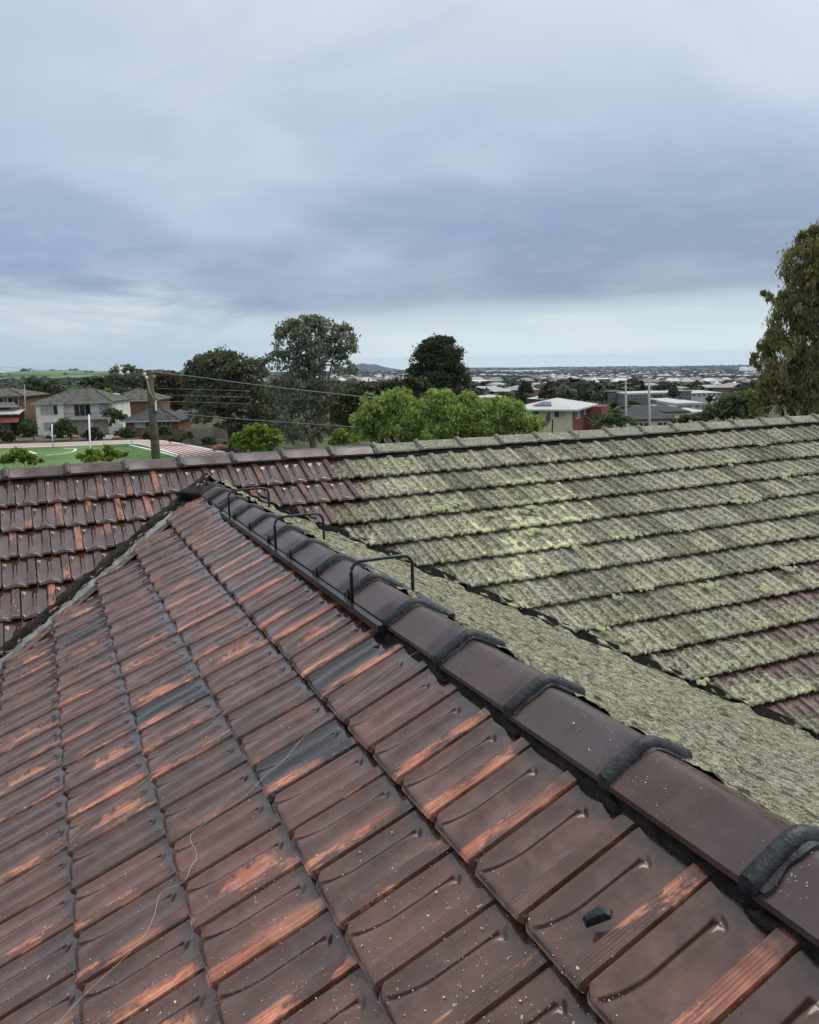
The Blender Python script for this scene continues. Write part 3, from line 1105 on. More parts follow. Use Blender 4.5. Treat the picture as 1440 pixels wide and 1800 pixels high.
for i, yc in enumerate(ycol):
    yy = yc * W - .02           # near end of this cap's collar
    L = .452
    o = bpy.data.objects.new('ridge_cap', cap_variants[i % 5] if i < len(ycol) - 1 else cap_variants[0])
    link(o, ridgeN)
    z = ZR + sag(yy) + .002 * (i % 3)
    o.location = (XR, yy + L, z)
    o.rotation_euler = (math.atan2(sag(yy) - sag(yy + L), -L) * 0 + R(-.5), R(random.uniform(-1.0, 1.0)), R(random.uniform(-.8, .8)))
    o['lichen'] = 0.25 if yc > 9 else .12
pathN = lambda t, a, b: Vector((XR + a, YEND + (YAP - .1 - YEND) * t, ZR + b + sag(YEND + (YAP - .1 - YEND) * t)))
bedding('bedding_mortar', ridgeN, pathN, -1, 150)
bedding('bedding_mortar', ridgeN, pathN, 1, 150)
for i, yc in enumerate(ycol[3:13]):
    mb = MB(); rr = random.Random(i * 7 + 1)
    cx_, cy_ = XR + .128 + rr.uniform(0, .02), yc * W - .03
    k = 12; rx, ry = rr.uniform(.03, .055), rr.uniform(.03, .05)
    z0 = ZR + sag(cy_)
    for ring, (sc, hh) in enumerate(((1.0, -.014), (.8, .008), (.35, .013))):
        for q in range(k):
            an = 2 * math.pi * q / k; w_ = 1 + rr.uniform(-.25, .25)
            x = cx_ + math.cos(an) * rx * sc * w_ + (.02 if math.cos(an) > .8 else 0); y = cy_ + math.sin(an) * ry * sc * w_
            mb.v.append(Vector((x, y, z0 + .012 - (x - XR) * TT + hh)))
    for ring in range(2):
        for q in range(k):
            mb.f.append((ring * k + q, ring * k + (q + 1) % k, (ring + 1) * k + (q + 1) % k, (ring + 1) * k + q)); mb.m.append(0)
    mb.f.append(tuple(range(2 * k, 3 * k))); mb.m.append(0)
    ob = mb.build('pointing_smear', M_POINT, ridgeN, True); ob['lichen'] = .8
    mb = MB()
    lo = lump('mortar_dab', ridgeN, (XR - .120, yc * W - .035, ZR + sag(cy_) - .068), .016, .040, .015, M_MORTAR, i + 40, 10, 6, .3)
# end block of mortar where the ridge meets the main slope
pe = at_plane(345, 868, MAIN_P0 + MAIN_N * .02, MAIN_N)
lump('end_mortar', ridgeN, pe, .14, .09, .05, M_MORTAR, 3)

# main ridge
mb = MB()
mb.v = []
NR = 80
for i in range(NR + 1):
    x = -8.9 + 25.8 * i / NR
    for (a, b) in ((-.11, -.09), (-.095, -.050), (0, .012), (.095, -.050), (.11, -.09)):
        mb.v.append(Vector((x, YM + a, ZM + b)))
for i in range(NR):
    for j in range(4):
        p = i * 5 + j
        mb.f.append((p, p + 1, p + 6, p + 5)); mb.m.append(0)
ridgeM = mb.build('ridge_bed', M_MORTAR, house)
xcol = [-1.38 + 2.088 * i for i in range(-4, 32)]
for i, xc in enumerate(xcol):
    xx = xc * W + .03
    L = .452
    q = px_of(Vector((xx, YM, ZM)))
    lic = q[0] > 590
    o = bpy.data.objects.new('ridge_cap', (cap_l if lic else cap_l)[i % 5])
    link(o, ridgeM)
    rl = Matrix.Rotation(R(-90), 4, 'Z')    # local -Y (collar end) to -X
    o.location = (xx + L - .03, YM, ZM + random.uniform(-.003, .003))
    o.rotation_euler = (R(-.4), R(random.uniform(-1.5, 1.5)), R(-90 + random.uniform(-1, 1)))
    o['lichen'] = 0.9 + random.uniform(-.12, .1) if lic else 0.12
pathM = lambda t, a, b: Vector((-8.9 + 25.8 * t, YM + a, ZM + b))
bedding('bedding_mortar', ridgeM, pathM, -1, 420)


# ------------------------------------------------------------------ valleys
def valley(sign, name, w_in, w_out):
    """zinc gutter along the valley: sign -1 left, +1 right"""
    mb = MB()
    d = Vector((sign, -1, -TT)).normalized()
    A = Vector((XR, YAP, ZR)) + Vector((0, 0, -.035))
    perp = Vector((sign, 1, 0)).normalized()       # toward the main slope side
    for t in (0, 7.5):
        P = A + d * t
        mb.v += [P - perp * w_in + Vector((0, 0, .02 + w_in * TT / 1.414)), P, P + perp * w_out + Vector((0, 0, .02 + w_out * TT / 1.414))]
    mb.f = [(0, 3, 4, 1), (1, 4, 5, 2)]; mb.m = [0, 0]
    return mb.build(name, M_FLASH if sign < 0 else M_DARK, house)  # right gutter is black: shade of the gap put into its colour


valley(-1, 'valley_flashing', .15, .03)
valley(1, 'valley_flashing', .12, .12)


def valley_mortar():
    # black pointing run along the sawn edge of the main tiles, drawn from the eye line of the photo's valley
    V, F = [], []
    rs = np.random.RandomState(11)
    na = 170
    d = Vector((-1, -1, -TT)).normalized()
    perp = Vector((-1, 1, 0)).normalized()
    A = Vector((XR, YAP, ZR))
    prof = [(.030, -.055), (.026, -.005), (.036, .018), (.050, .026), (.066, .018), (.078, -.02)]
    for i in range(na + 1):
        t = -.06 + 5.6 * i / na
        wv = .012 * vn1(t * 9) + .006 * vn1(t * 31 + 3)
        w2 = .016 * vn1(t * 13 + 5) + .008 * vn1(t * 47)
        for j, (a, b) in enumerate(prof):
            aa = a + (w2 if j >= 3 else wv) + rs.uniform(-.004, .004)
            V.append(A + d * t + perp * aa + Vector((0, 0, aa * TT * .7071 + b + rs.uniform(-.005, .005))))
    k = len(prof)
    for i in range(na):
        for j in range(k - 1):
            p = i * k + j; F.append((p, p + k, p + k + 1, p + 1))
    mb = MB(); mb.v = V; mb.f = F; mb.m = [0] * len(F)
    return mb.build('valley_mortar', M_MORTAR, house, True)


valley_mortar()


# ------------------------------------------------------------------ black steel bracket over the ridge
br = empty('ridge_bracket', (XR, 12.9 * W, ZR))
props(br, 'black steel bracket of two rails and three hoops straddling the near ridge caps', 'bracket')
yb0, yb1 = 12.75 * W, 26.3 * W


def local(o):
    """shift mesh made in world coordinates under the bracket's origin"""
    o.data.transform(Matrix.Translation(-Vector((XR, 12.9 * W, ZR))))
    return o


def rail_pt(sx, y, dz=0):
    return Vector((XR + sx, y, ZR - .030 + sag(y) + dz))


RA = .150
for sd in (-1, 1):
    mb = MB()
    sec = [(-.013, -.015), (.013, -.015), (.013, .013), (-.013, .013)]
    ys = [yb0 + (yb1 - yb0) * q / 8 for q in range(9)]
    for y in ys:
        p = rail_pt(sd * RA, y)
        for (a, b) in sec: mb.v.append(p + Vector((a, 0, b)))
    for q in range(8):
        for j in range(4):
            a = q * 4 + j; b = q * 4 + (j + 1) % 4
            mb.f.append((a, b, b + 4, a + 4)); mb.m.append(0)
    mb.f += [(3, 2, 1, 0), (32, 33, 34, 35)]; mb.m += [0, 0]
    local(mb.build('rail', M_STEEL, br))
    # wide dark flat lip that the rail stands on
    mb = MB()
    for y in ys:
        p = rail_pt(sd * (RA - .026), y, -.006)
        mb.v += [p + Vector((-.02, 0, 0)), p + Vector((.02, 0, .004))]
    for q in range(8):
        mb.f.append((q * 2, q * 2 + 1, q * 2 + 3, q * 2 + 2)); mb.m.append(0)
    local(mb.build('rail_lip', M_STEEL, br))
for i, yh in enumerate((14.35 * W, 19.9 * W, 25.4 * W)):
    mb = MB()
    hgt = .182; rc = .045
    pts = [rail_pt(-RA + .012, yh, -.012)]
    pts.append(rail_pt(-RA + .012, yh, hgt - rc))
    for q in range(1, 6):
        an = q / 5 * math.pi / 2
        pts.append(rail_pt(-RA + .012 + rc - rc * math.cos(an), yh, hgt - rc + rc * math.sin(an)))
    for q in range(0, 6):
        an = q / 5 * math.pi / 2
        pts.append(rail_pt(RA - .012 - rc + rc * math.sin(an), yh, hgt - rc + rc * math.cos(an)))
    pts.append(rail_pt(RA - .012, yh, -.012))
    mb.tube(pts, .0072, 10)
    hoop = local(mb.build('hoop', M_STEEL, br, True))
    mb = MB()
    p = rail_pt(.035, yh, hgt)
    mb.tube([p, p + Vector((0, 0, .030))], .0035, 6)
    mb.tube([p + Vector((-.016, 0, .032)), p + Vector((.016, 0, .034))], .004, 6)
    b = local(mb.build('bolt', M_FLASH, br))
for yc in (14.85, 16.85, 18.90, 20.95, 23.05, 25.1):
    mb = MB()
    p = rail_pt(-RA + .02, yc * W - .03)
    mb.v = [p + Vector(q) for q in ((-.012, -.012, -.01), (.012, -.012, -.01), (0, -.02, .055), (-.012, .012, -.01), (.012, .012, -.01), (0, .0, .055))]
    mb.f = [(0, 1, 2), (5, 4, 3), (0, 2, 5, 3), (1, 4, 5, 2), (0, 3, 4, 1)]; mb.m = [0] * 5
    local(mb.build('clip', M_STEEL, br))


# ------------------------------------------------------------------ loose things on the near slope
def on_near(px, py, lift=.016):
    p0 = NEAR_P0 + NEAR_N * lift
    return at_plane(px, py, p0, NEAR_N)


def smooth_path(pts, n=8):
    out = []
    for i in range(len(pts) - 1):
        p0 = pts[max(i - 1, 0)]; p1 = pts[i]; p2 = pts[i + 1]; p3 = pts[min(i + 2, len(pts) - 1)]
        for k in range(n):
            t = k / n
            out.append(.5 * ((2 * p1) + (p2 - p0) * t + (2 * p0 - 5 * p1 + 4 * p2 - p3) * t * t + (3 * p1 - p0 - 3 * p2 + p3) * t ** 3))
    out.append(pts[-1])
    return out


M_STRING = simple('pale_nylon', (.46, .39, .29), .45, .4, .1)
s1 = [(60, 1840), (101, 1800), (150, 1747), (212, 1690), (250, 1650), (270, 1612), (280, 1575), (295, 1562), (312, 1556), (327, 1545), (335, 1525), (345, 1510), (344, 1495), (336, 1480), (336, 1467), (350, 1455), (385, 1430), (430, 1400), (465, 1365), (500, 1335), (535, 1295), (585, 1257), (635, 1220), (685, 1180), (712, 1159)]
P1 = [on_near(a, b, .017) for a, b in s1]
P1 += [at(747, 1140, (P1[-1] - CAM).dot(FW)) , at(790, 1133, (P1[-1] - CAM).dot(FW) + .02)]
mb = MB(); mb.tube(smooth_path(P1), .0008, 5)
o = mb.build('loose_string', M_STRING, None, True)
props(o, 'pale thin string with a kink trailing over the wet tiles to the ridge', 'string')
s2 = [(-40, 1600), (0, 1572), (42, 1542), (120, 1482), (172, 1437), (220, 1400), (250, 1375), (300, 1332), (360, 1285), (397, 1250), (435, 1217), (455, 1197), (510, 1162), (560, 1140), (630, 1097)]
P2 = [on_near(a, b, .017) for a, b in s2]
dd = (P2[-1] - CAM).dot(FW)
P2 += [at(650, 1083, dd), at(672, 1071, dd), at(706, 1065, dd + .03)]
mb = MB(); mb.tube(smooth_path(P2), .0006, 5)
o = mb.build('loose_string', M_STRING, None, True)
props(o, 'pale thin straight string over the wet tiles, ending by the nearest hoop', 'string')

# broken bit of mortar on the tile near the ridge
pm = on_near(1052, 1616, .012)
mb = MB()
fr_m = frame(pm, (U_N * .4 + V_N * .9).normalized(), (V_N * .4 - U_N * .9).normalized(), N_N)
pts = [(-.028, -.010, 0), (.026, -.013, 0), (.033, .004, 0), (.014, .016, 0), (-.016, .013, 0), (-.030, .004, 0)]
for zz, sc in ((0, 1.0), (.010, .95), (.017, .72)):
    for q, (a, b, c) in enumerate(pts):
        mb.v.append(fr_m @ Vector((a * sc, b * sc, zz + (.003 if q % 2 else 0))))
for L_ in range(2):
    for q in range(6):
        mb.f.append((L_ * 6 + q, L_ * 6 + (q + 1) % 6, L_ * 6 + 6 + (q + 1) % 6, L_ * 6 + 6 + q)); mb.m.append(0)
mb.f += [tuple(range(12, 18)), (5, 4, 3, 2, 1, 0)]; mb.m += [0, 0]
o = mb.build('mortar_crumb', M_POINT)
props(o, 'small black broken lump of mortar lying on a dark red tile near the ridge', 'mortar lump')

# blossom specks and husks lying all over the near slope
rs = np.random.RandomState(3)
V, F, MI = [], [], []
def speck(P, u, v, nn, r, long_):
    k0 = len(V)
    an = rs.uniform(0, 6.3)
    a = u * math.cos(an) + v * math.sin(an); b = v * math.cos(an) - u * math.sin(an)
    bend = rs.uniform(-.5, .5)
    if long_ > 1.8:
        for q in range(4):
            t = q / 3 - .5
            c = P + a * (t * r * 2 * long_) + b * (bend * r * long_ * (t * t * 4)) 
            w_ = r * .35 * (1 - abs(t) * .9)
            V.extend([c - b * w_ + nn * .001, c + b * w_ + nn * .0022])
        for q in range(3):
            F.append((k0 + 2 * q, k0 + 2 * q + 2, k0 + 2 * q + 3, k0 + 2 * q + 1)); MI.append(0)
    else:
        V.extend([P - a * r * long_ - b * r * .4, P + a * r * long_ * .6 - b * r, P + a * r * long_ + b * r * .5 + nn * .002, P - a * r * .5 + b * r + nn * .001])
        F.append((k0, k0 + 1, k0 + 2, k0 + 3)); MI.append(0)


for i in range(3800):
    # denser near the camera and the ridge
    px = rs.uniform(-20, 1460); py = 1130 + 700 * rs.beta(1.7, 1.0)
    P = on_near(px, py, .004)
    s = (XR - P.x) / CP
    if P.y > YAP - s * CP - .2: continue
    if s < .16:
        if rs.rand() > .4: continue
        yy = P.y; a_ = rs.uniform(-.11, .02)
        P = Vector((XR + a_, yy, ZR + .043 - .60 * (math.sqrt(a_ * a_ + .018 ** 2) - .018)))
        uu, vv, nn = Vector((0, -1, 0)), Vector((.78, 0, .62)), Vector((-.62, 0, .78))
    else:
        if rs.rand() > (.35 + .65 * math.exp(-s * 1.1)): continue
        # settle on the tile surface
        kk = int(math.floor((s - S0N) / G)) + 1
        ph = .118 + (.5 if kk % 2 else 0)
        v_ = (S0N + kk * G - s) / G
        u_ = 1 - ((P.y / W - ph) % 1.0)
        hh = float(tile_h(np.array([u_]), np.array([v_]))[0]) - .026 * v_
        P = P - NEAR_N * .004 + NEAR_N * (hh + .0018)
        uu, vv, nn = U_N, V_N, N_N
    speck(P, uu, vv, nn, min(.0026, .00072 * (1 + rs.pareto(2.6) * .8)), rs.choice([1.0, 1.2, 1.5, 2.5], p=[.5, .25, .17, .08]))
mb = MB(); mb.v = V; mb.f = F; mb.m = MI
o = mb.build('blossom_litter', simple('dry_petal', (.60, .55, .42), .8, .2, .35, 60))
props(o, 'scattered pale petals and husks over the wet tiles and ridge caps', None, None, 'stuff')


# ================================================================== TERRAIN
ZT = [(0, 0), (175, 0), (420, -10), (800, -27), (2000, -64), (5000, -118), (10000, -196), (13500, -250), (26000, -420)]


def terr_scale(t):
    # t: tangent across the view (px-720)/FPX
    return np.interp(t, [-.9, -.5, -.2, 0, .25, .42, .9], [.45, .42, .50, .60, .80, .86, .86])


def terr(x, y):
    x = np.asarray(x, float); y = np.asarray(y, float)
    f = x * HF.x + y * HF.y; l = x * HR.x + y * HR.y
    r = np.hypot(x, y)
    t = np.where(f > 1, l / np.maximum(f, 1), np.sign(l) * .9)
    t = np.clip(t, -.9, .9)
    z = np.interp(r, [a for a, b in ZT], [b for a, b in ZT])
    sc = terr_scale(t) * sstep(r, 300, 900) + (1 - sstep(r, 300, 900))
    z = z * sc
    # green hills on one side
    wl = 1 - sstep(t, -.34, -.16)
    z = z + wl * (46 * np.exp(-((r - 4600) / 1500) ** 2) * (1 + .10 * np.sin(t * 40) + .06 * np.sin(t * 95 + 1)))
    # low plateau on the other
    wr = sstep(t, -.05, .10)
    z = z + wr * 42 * np.exp(-((r - 13500) / 1800) ** 2) * (1 + .08 * np.sin(t * 30 + 1) + .05 * np.sin(t * 77))
    z = z + 2.0 * np.sin(x * .004 + 1) * np.sin(y * .0033) * sstep(r, 600, 1500)
    return z


def terrain():
    na, rs_ = 300, np.concatenate([[0, 20, 60, 100, 140, 175], np.geomspace(200, 15800, 100)])
    an = np.linspace(0, 2 * np.pi, na, endpoint=False)
    Rr, A = np.meshgrid(rs_, an, indexing='ij')
    X = Rr * np.sin(A + YAW); Y = Rr * np.cos(A + YAW)
    Z = terr(X, Y)
    V = np.stack([X.ravel(), Y.ravel(), Z.ravel()], 1)
    i = np.arange(len(rs_) * na).reshape(len(rs_), na)
    j = np.roll(i, -1, axis=1)
    F = np.stack([i[:-1].ravel(), j[:-1].ravel(), j[1:].ravel(), i[1:].ravel()], 1)[:, ::-1]
    mm, n = mat('ground_cover')
    P = n.pos(); x, y, z = n.sep(P)
    r = n.math('SQRT', n.add(n.mul(x, x), n.mul(y, y)))
    f = n.add(n.mul(x, HF.x), n.mul(y, HF.y)); l = n.add(n.mul(x, HR.x), n.mul(y, HR.y))
    t = n.math('DIVIDE', l, n.math('MAXIMUM', f, 1.0))
    near = n.ramp(n.noise(P, .25, 5, .6), [(.35, (.035, .045, .02)), (.5, (.075, .085, .04)), (.65, (.13, .12, .08))])
    farn = n.noise(n.vmath('MULTIPLY', P, (.012, .012, .02)), 1.0, 6, .7)
    far = n.ramp(farn, [(.35, (.015, .024, .016)), (.5, (.030, .042, .026)), (.62, (.06, .07, .05)), (.75, (.13, .13, .11))])
    g = n.ramp(n.noise(n.vmath('MULTIPLY', P, (.0016, .0024, .004)), 1.0, 5, .6), [(.38, (.050, .080, .035)), (.5, (.11, .17, .06)), (.62, (.17, .23, .10))])
    hl = n.mul(n.step(t, -.18, -.30), n.step(r, 2600, 3400))
    c = n.mix(n.step(r, 180, 320), near, far)
    c = n.mix(hl, c, g)
    n.bsdf(c, .95, .1, n.bump(n.noise(P, .6, 4, .6), .3, .3))
    o = bpy.data.objects.new('ground', np_mesh('ground', V, F, [mm], True))
    props(o, 'ground falling away from the houses to the plain and hills', None, None, 'structure')
    link(o)


terrain()


def mountain(name, label, prof, dist, depth, c):
    """prof: list of (px, py) along its crest"""
    V, F = [], []
    hw = np.array([[p[0], p[1]] for p in prof], float)
    pxs = np.linspace(hw[0, 0], hw[-1, 0], 90)
    pys = np.interp(pxs, hw[:, 0], hw[:, 1])
    rows = 9
    for a in range(rows):
        q = a / (rows - 1) * 2 - 1
        for i, (px, py) in enumerate(zip(pxs, pys)):
            top = at(px, py, dist)
            g = flat(px, dist) + HF * q * depth
            zb = -260
            k = math.exp(-(q * 2.0) ** 2)
            V.append((g.x, g.y, zb + (top.z - zb) * k * (1 + .03 * math.sin(i * .9 + a * 2) * (1 - k))))
    nn = len(pxs)
    for a in range(rows - 1):
        for i in range(nn - 1):
            F.append((a * nn + i, a * nn + i + 1, (a + 1) * nn + i + 1, (a + 1) * nn + i))
    o = bpy.data.objects.new(name, np_mesh(name, np.array(V), np.array(F), [simple(name + '_scrub', c, .95, .1, .3, .002)], True))
    props(o, label, None, None, 'structure')
    return link(o)


mountain('mountain', 'blue mountain peak on the horizon between the two dark trees', [(560, 657), (600, 649), (622, 642), (634, 639), (640, 638.5), (648, 640.5), (660, 640), (672, 644), (690, 647.5), (705, 650), (725, 651.5), (760, 653)], 14500, 1300, (.028, .050, .075))  # blue of distant haze is put into the scrub colour

# pale water of the bay
M_WATER, nW = mat('bay_water_surface')
nW.bsdf((.42, .47, .50), .25, .5, nW.bump(nW.noise(nW.pos(), .02, 3), .2, .5))


def water(poly, z, label):
    mb = MB()
    pts = [at_z(a, b, z) for a, b in poly]
    mb.v = pts; mb.f = [tuple(range(len(pts)))]; mb.m = [0]
    o = mb.build('bay_water', M_WATER)
    props(o, label, None, None, 'structure')


water([(655, 655.5), (700, 654.0), (740, 653.2), (752, 655.2), (720, 657.2), (670, 658.0)], -92, 'pale water and glare strip below the blue peak')
water([(690, 657.5), (725, 655.0), (775, 652.8), (860, 651.2), (940, 650.2), (985, 650.6), (960, 653.2), (900, 655.4), (850, 657.4), (800, 657.6), (740, 658.6)], -94, 'pale strip of bay water below the horizon between the trees')


# ------------------------------------------------------------------ haze
mmh = bpy.data.materials.new('thin_rain_haze'); mmh.use_nodes = True
nt = mmh.node_tree; nt.nodes.clear()
pv = nt.nodes.new('ShaderNodeVolumePrincipled'); oo = nt.nodes.new('ShaderNodeOutputMaterial')
pv.inputs['Color'].default_value = (.68, .82, 1.0, 1)
pv.inputs['Density'].default_value = 2.6e-5
pv.inputs['Anisotropy'].default_value = .2
nt.links.new(pv.outputs[0], oo.inputs['Volume'])
mb = MB(); mb.box(-16600, -16600, -300, 16600, 16600, 46)
hz = mb.build('haze', mmh)
props(hz, 'thin blue haze over the plain', None, None, 'stuff')


# ================================================================== TREES
LEAF = {
    'gum_dark': leaf_mat('leaf_gum_dark', (.040, .050, .032), (.185, .195, .130)),
    'gum_grey': leaf_mat('leaf_gum_grey', (.070, .078, .056), (.38, .39, .31), tips=(.42, .40, .34)),
    'cypress': leaf_mat('leaf_cypress', (.026, .036, .020), (.105, .125, .070)),
    'pepper': leaf_mat('leaf_pepper', (.13, .22, .045), (.50, .60, .18), tips=(.62, .68, .28)),
    'olive': leaf_mat('leaf_olive', (.028, .034, .016), (.105, .105, .055)),
    'bronze': leaf_mat('leaf_bronze', (.078, .080, .036), (.42, .39, .16), tips=(.68, .50, .16)),
    'bush': leaf_mat('leaf_bush', (.022, .050, .014), (.13, .20, .045), tips=(.34, .38, .12)),
    'yellow': leaf_mat('leaf_yellow', (.07, .13, .018), (.32, .38, .06)),
    'shrub': leaf_mat('leaf_shrub', (.026, .036, .020), (.13, .15, .085)),
    'green': leaf_mat('leaf_green', (.026, .060, .020), (.12, .20, .055)),
    'rust': leaf_mat('leaf_rust', (.030, .022, .012), (.13, .075, .040)),
    'flower': leaf_mat('leaf_flowering', (.045, .075, .030), (.20, .25, .12), tips=(.75, .70, .64)),
}
M_BARK = simple('bark', (.085, .070, .055), .9, .1, .35, 6, .6)
M_BARKG = simple('pale_gum_bark', (.26, .23, .19), .8, .1, .35, 4, .4)


def leaves(name, blobs, mt, parent, size, n_leaf, seed, aspect=1.8, droop=0.0, shell=.55, cl=26, csize=.26, hang=False):
    """blobs: list of (centre, (rx, ry, rz)) in world; leaf quads gathered in clumps through the volume"""
    rs = np.random.RandomState(seed)
    vol = np.array([b[1][0] * b[1][1] * b[1][2] for b in blobs]) ** .7
    cnt = (n_leaf * vol / vol.sum()).astype(int)
    P, T = [], []
    for (c, rad), k in zip(blobs, cnt):
        ncl = max(5, int(k / cl))
        d = rs.normal(size=(ncl, 3)); d /= np.linalg.norm(d, axis=1)[:, None]
        d[:, 2] = np.where(d[:, 2] < -.55, -d[:, 2], d[:, 2])
        rr = shell + (1 - shell) * rs.rand(ncl) ** .6
        rr = np.where(rs.rand(ncl) < .22, rr * rs.uniform(.3, .9, ncl), rr)
        lump_ = 1 + .14 * vnoise(d[:, 0] * 4 + seed, d[:, 1] * 4 + d[:, 2] * 3, seed, 2)
        cc = np.array(c) + d * (rr * lump_)[:, None] * np.array(rad)
        ctone = rs.uniform(-.22, .22, ncl)
        w = rs.randint(0, ncl, k)
        mr = min(rad)
        off = rs.normal(size=(k, 3)) * csize * mr * np.array([1, 1, .7])
        if hang: off[:, 2] -= np.abs(rs.normal(size=k)) * csize * mr * 1.6
        P.append(cc[w] + off)
        T.append(np.clip(.45 + ctone[w] + rs.normal(0, .17, k), 0, 1))
    P = np.concatenate(P); T = np.concatenate(T); n = len(P)
    a = rs.normal(size=(n, 3)); a[:, 2] -= droop * 2.5; a /= np.linalg.norm(a, axis=1)[:, None]
    b = rs.normal(size=(n, 3)); b -= (b * a).sum(1)[:, None] * a; b /= np.linalg.norm(b, axis=1)[:, None]
    s = size * rs.uniform(.6, 1.35, n)[:, None]
    V = np.empty((n, 4, 3))
    V[:, 0] = P - a * s * aspect * .5; V[:, 1] = P + b * s * .5 - a * s * .1
    V[:, 2] = P + a * s * aspect * .5; V[:, 3] = P - b * s * .5 - a * s * .1
    F = np.arange(n * 4).reshape(n, 4)
    me = np_mesh(name, V.reshape(-1, 3), F, [mt], False)
    at_ = me.attributes.new('tone', 'FLOAT', 'FACE')
    at_.data.foreach_set('value', T.astype(np.float32))
    o = bpy.data.objects.new(name, me)
    return link(o, parent)


def trunk(parent, base, top, r0, limbs, mt, seed=0, name='trunk'):
    rs = random.Random(seed)
    mb = MB()
    base = Vector(base); top = Vector(top)
    n = 7
    pts = []; rad = []
    for i in range(n + 1):
        t = i / n
        p = base.lerp(top, t) + Vector((rs.uniform(-1, 1), rs.uniform(-1, 1), 0)) * r0 * .8 * (1 if 0 < i < n else 0)
        pts.append(p); rad.append(r0 * (1 - .75 * t) * (1.35 if i == 0 else 1))
    mb.tube(pts, rad, 8)
    for e in limbs:
        e = Vector(e)
        t = rs.uniform(.35, .8)
        p = base.lerp(top, t)
        mid = p.lerp(e, .5) + Vector((rs.uniform(-.4, .4), rs.uniform(-.4, .4), rs.uniform(0, .6))) * (e - p).length * .2
        mb.tube([p, p.lerp(mid, .55), mid, mid.lerp(e, .6), e], [r0 * .42, r0 * .34, r0 * .25, r0 * .15, r0 * .05], 6)
    return mb.build(name, mt, parent, True)


def tree(name, label, blobs_px, dist, key, size, n, seed, cat='tree', base_px=None, trunk_r=.3, bark=None, depth=.9, group=None, zbase=None, hold=None, **kw):
    """blobs_px: (px, py, half width px, half height px, depth offset m) lobes of the crown at their real distance"""
    blobs = []
    for b in blobs_px:
        dd = dist + (b[4] if len(b) > 4 else 0)
        c = at(b[0], b[1], dd)
        k = dd / FPX
        blobs.append((tuple(c), (b[2] * k, b[2] * k * depth, b[3] * k)))
    cx = base_px if base_px is not None else sum(b[0] for b in blobs_px) / len(blobs_px)
    g = flat(cx, dist)
    gz = float(terr(g.x, g.y)) if zbase is None else zbase
    e = empty(name, (g.x, g.y, gz))
    props(e, label, cat, group)
    inv = Matrix.Translation(-Vector((g.x, g.y, gz)))
    cr = leaves('crown', blobs, LEAF[key], e, size, n, seed, **kw)
    cr.data.transform(inv)
    bl = sorted(blobs, key=lambda q: -q[0][2])
    top = Vector(bl[0][0])
    top = Vector((g.x * .4 + top.x * .6, g.y * .4 + top.y * .6, top.z))
    tr = trunk(e, (g.x, g.y, gz - .1), top, trunk_r, [b[0] for b in blobs[:14]], bark or M_BARK, seed)
    tr.data.transform(inv)
    return e


# --- the big trees
tree('gum_tree', 'broad dark gum tree behind the utility pole cable, left of the tall grey gum',
     [(385, 650, 48, 32), (350, 668, 30, 34), (425, 665, 45, 34), (395, 700, 55, 30), (345, 710, 26, 22, 2), (440, 705, 40, 34), (380, 730, 45, 20), (405, 752, 30, 18), (450, 740, 28, 26, 2), (365, 640, 28, 18), (400, 632, 24, 16), (455, 650, 24, 22, 3)],
     112, 'gum_dark', .25, 20000, 11, base_px=395, trunk_r=.55, cl=34, csize=.16)
tree('gum_tree', 'tall grey leaved gum tree, the tallest tree beyond the roof',
     [(545, 585, 42, 32), (515, 600, 36, 34), (592, 602, 36, 36), (505, 635, 34, 30), (560, 630, 50, 34), (607, 640, 28, 34), (535, 670, 52, 30), (500, 690, 30, 34, 2), (560, 700, 50, 34), (520, 730, 46, 34), (575, 735, 34, 30, 2), (540, 568, 26, 18), (600, 585, 20, 16), (500, 585, 18, 14), (535, 765, 44, 26), (500, 765, 30, 26, 2), (575, 765, 30, 20)],
     92, 'gum_grey', .20, 19000, 12, base_px=543, trunk_r=.5, bark=M_BARKG, cl=26, csize=.15, droop=.35, aspect=2.1)
tree('cypress_tree', 'round topped very dark tree standing alone behind the bright green tree',
     [(770, 618, 32, 24), (748, 640, 28, 30), (792, 640, 28, 30), (770, 655, 45, 30), (740, 665, 24, 24), (805, 665, 22, 24), (770, 682, 50, 22), (780, 604, 22, 12), (755, 610, 20, 13)],
     98, 'cypress', .17, 24000, 13, trunk_r=.5, cl=50, csize=.17, shell=.75)
tree('pepper_tree', 'bright green feathery tree just beyond the middle of the roof ridge',
     [(665, 725, 38, 26), (640, 752, 28, 26), (700, 708, 36, 22), (735, 730, 42, 30), (700, 750, 44, 26), (775, 705, 34, 22), (790, 732, 44, 30), (840, 722, 32, 22), (845, 748, 42, 24), (890, 722, 36, 22), (905, 745, 42, 24), (935, 745, 22, 14), (760, 757, 60, 20), (650, 700, 14, 10), (825, 700, 20, 12), (705, 692, 20, 10), (885, 706, 22, 10)],
     23, 'pepper', .040, 82000, 14, base_px=790, trunk_r=.28, cl=46, csize=.15, droop=.5, aspect=3.2, zbase=2.5, hang=True)
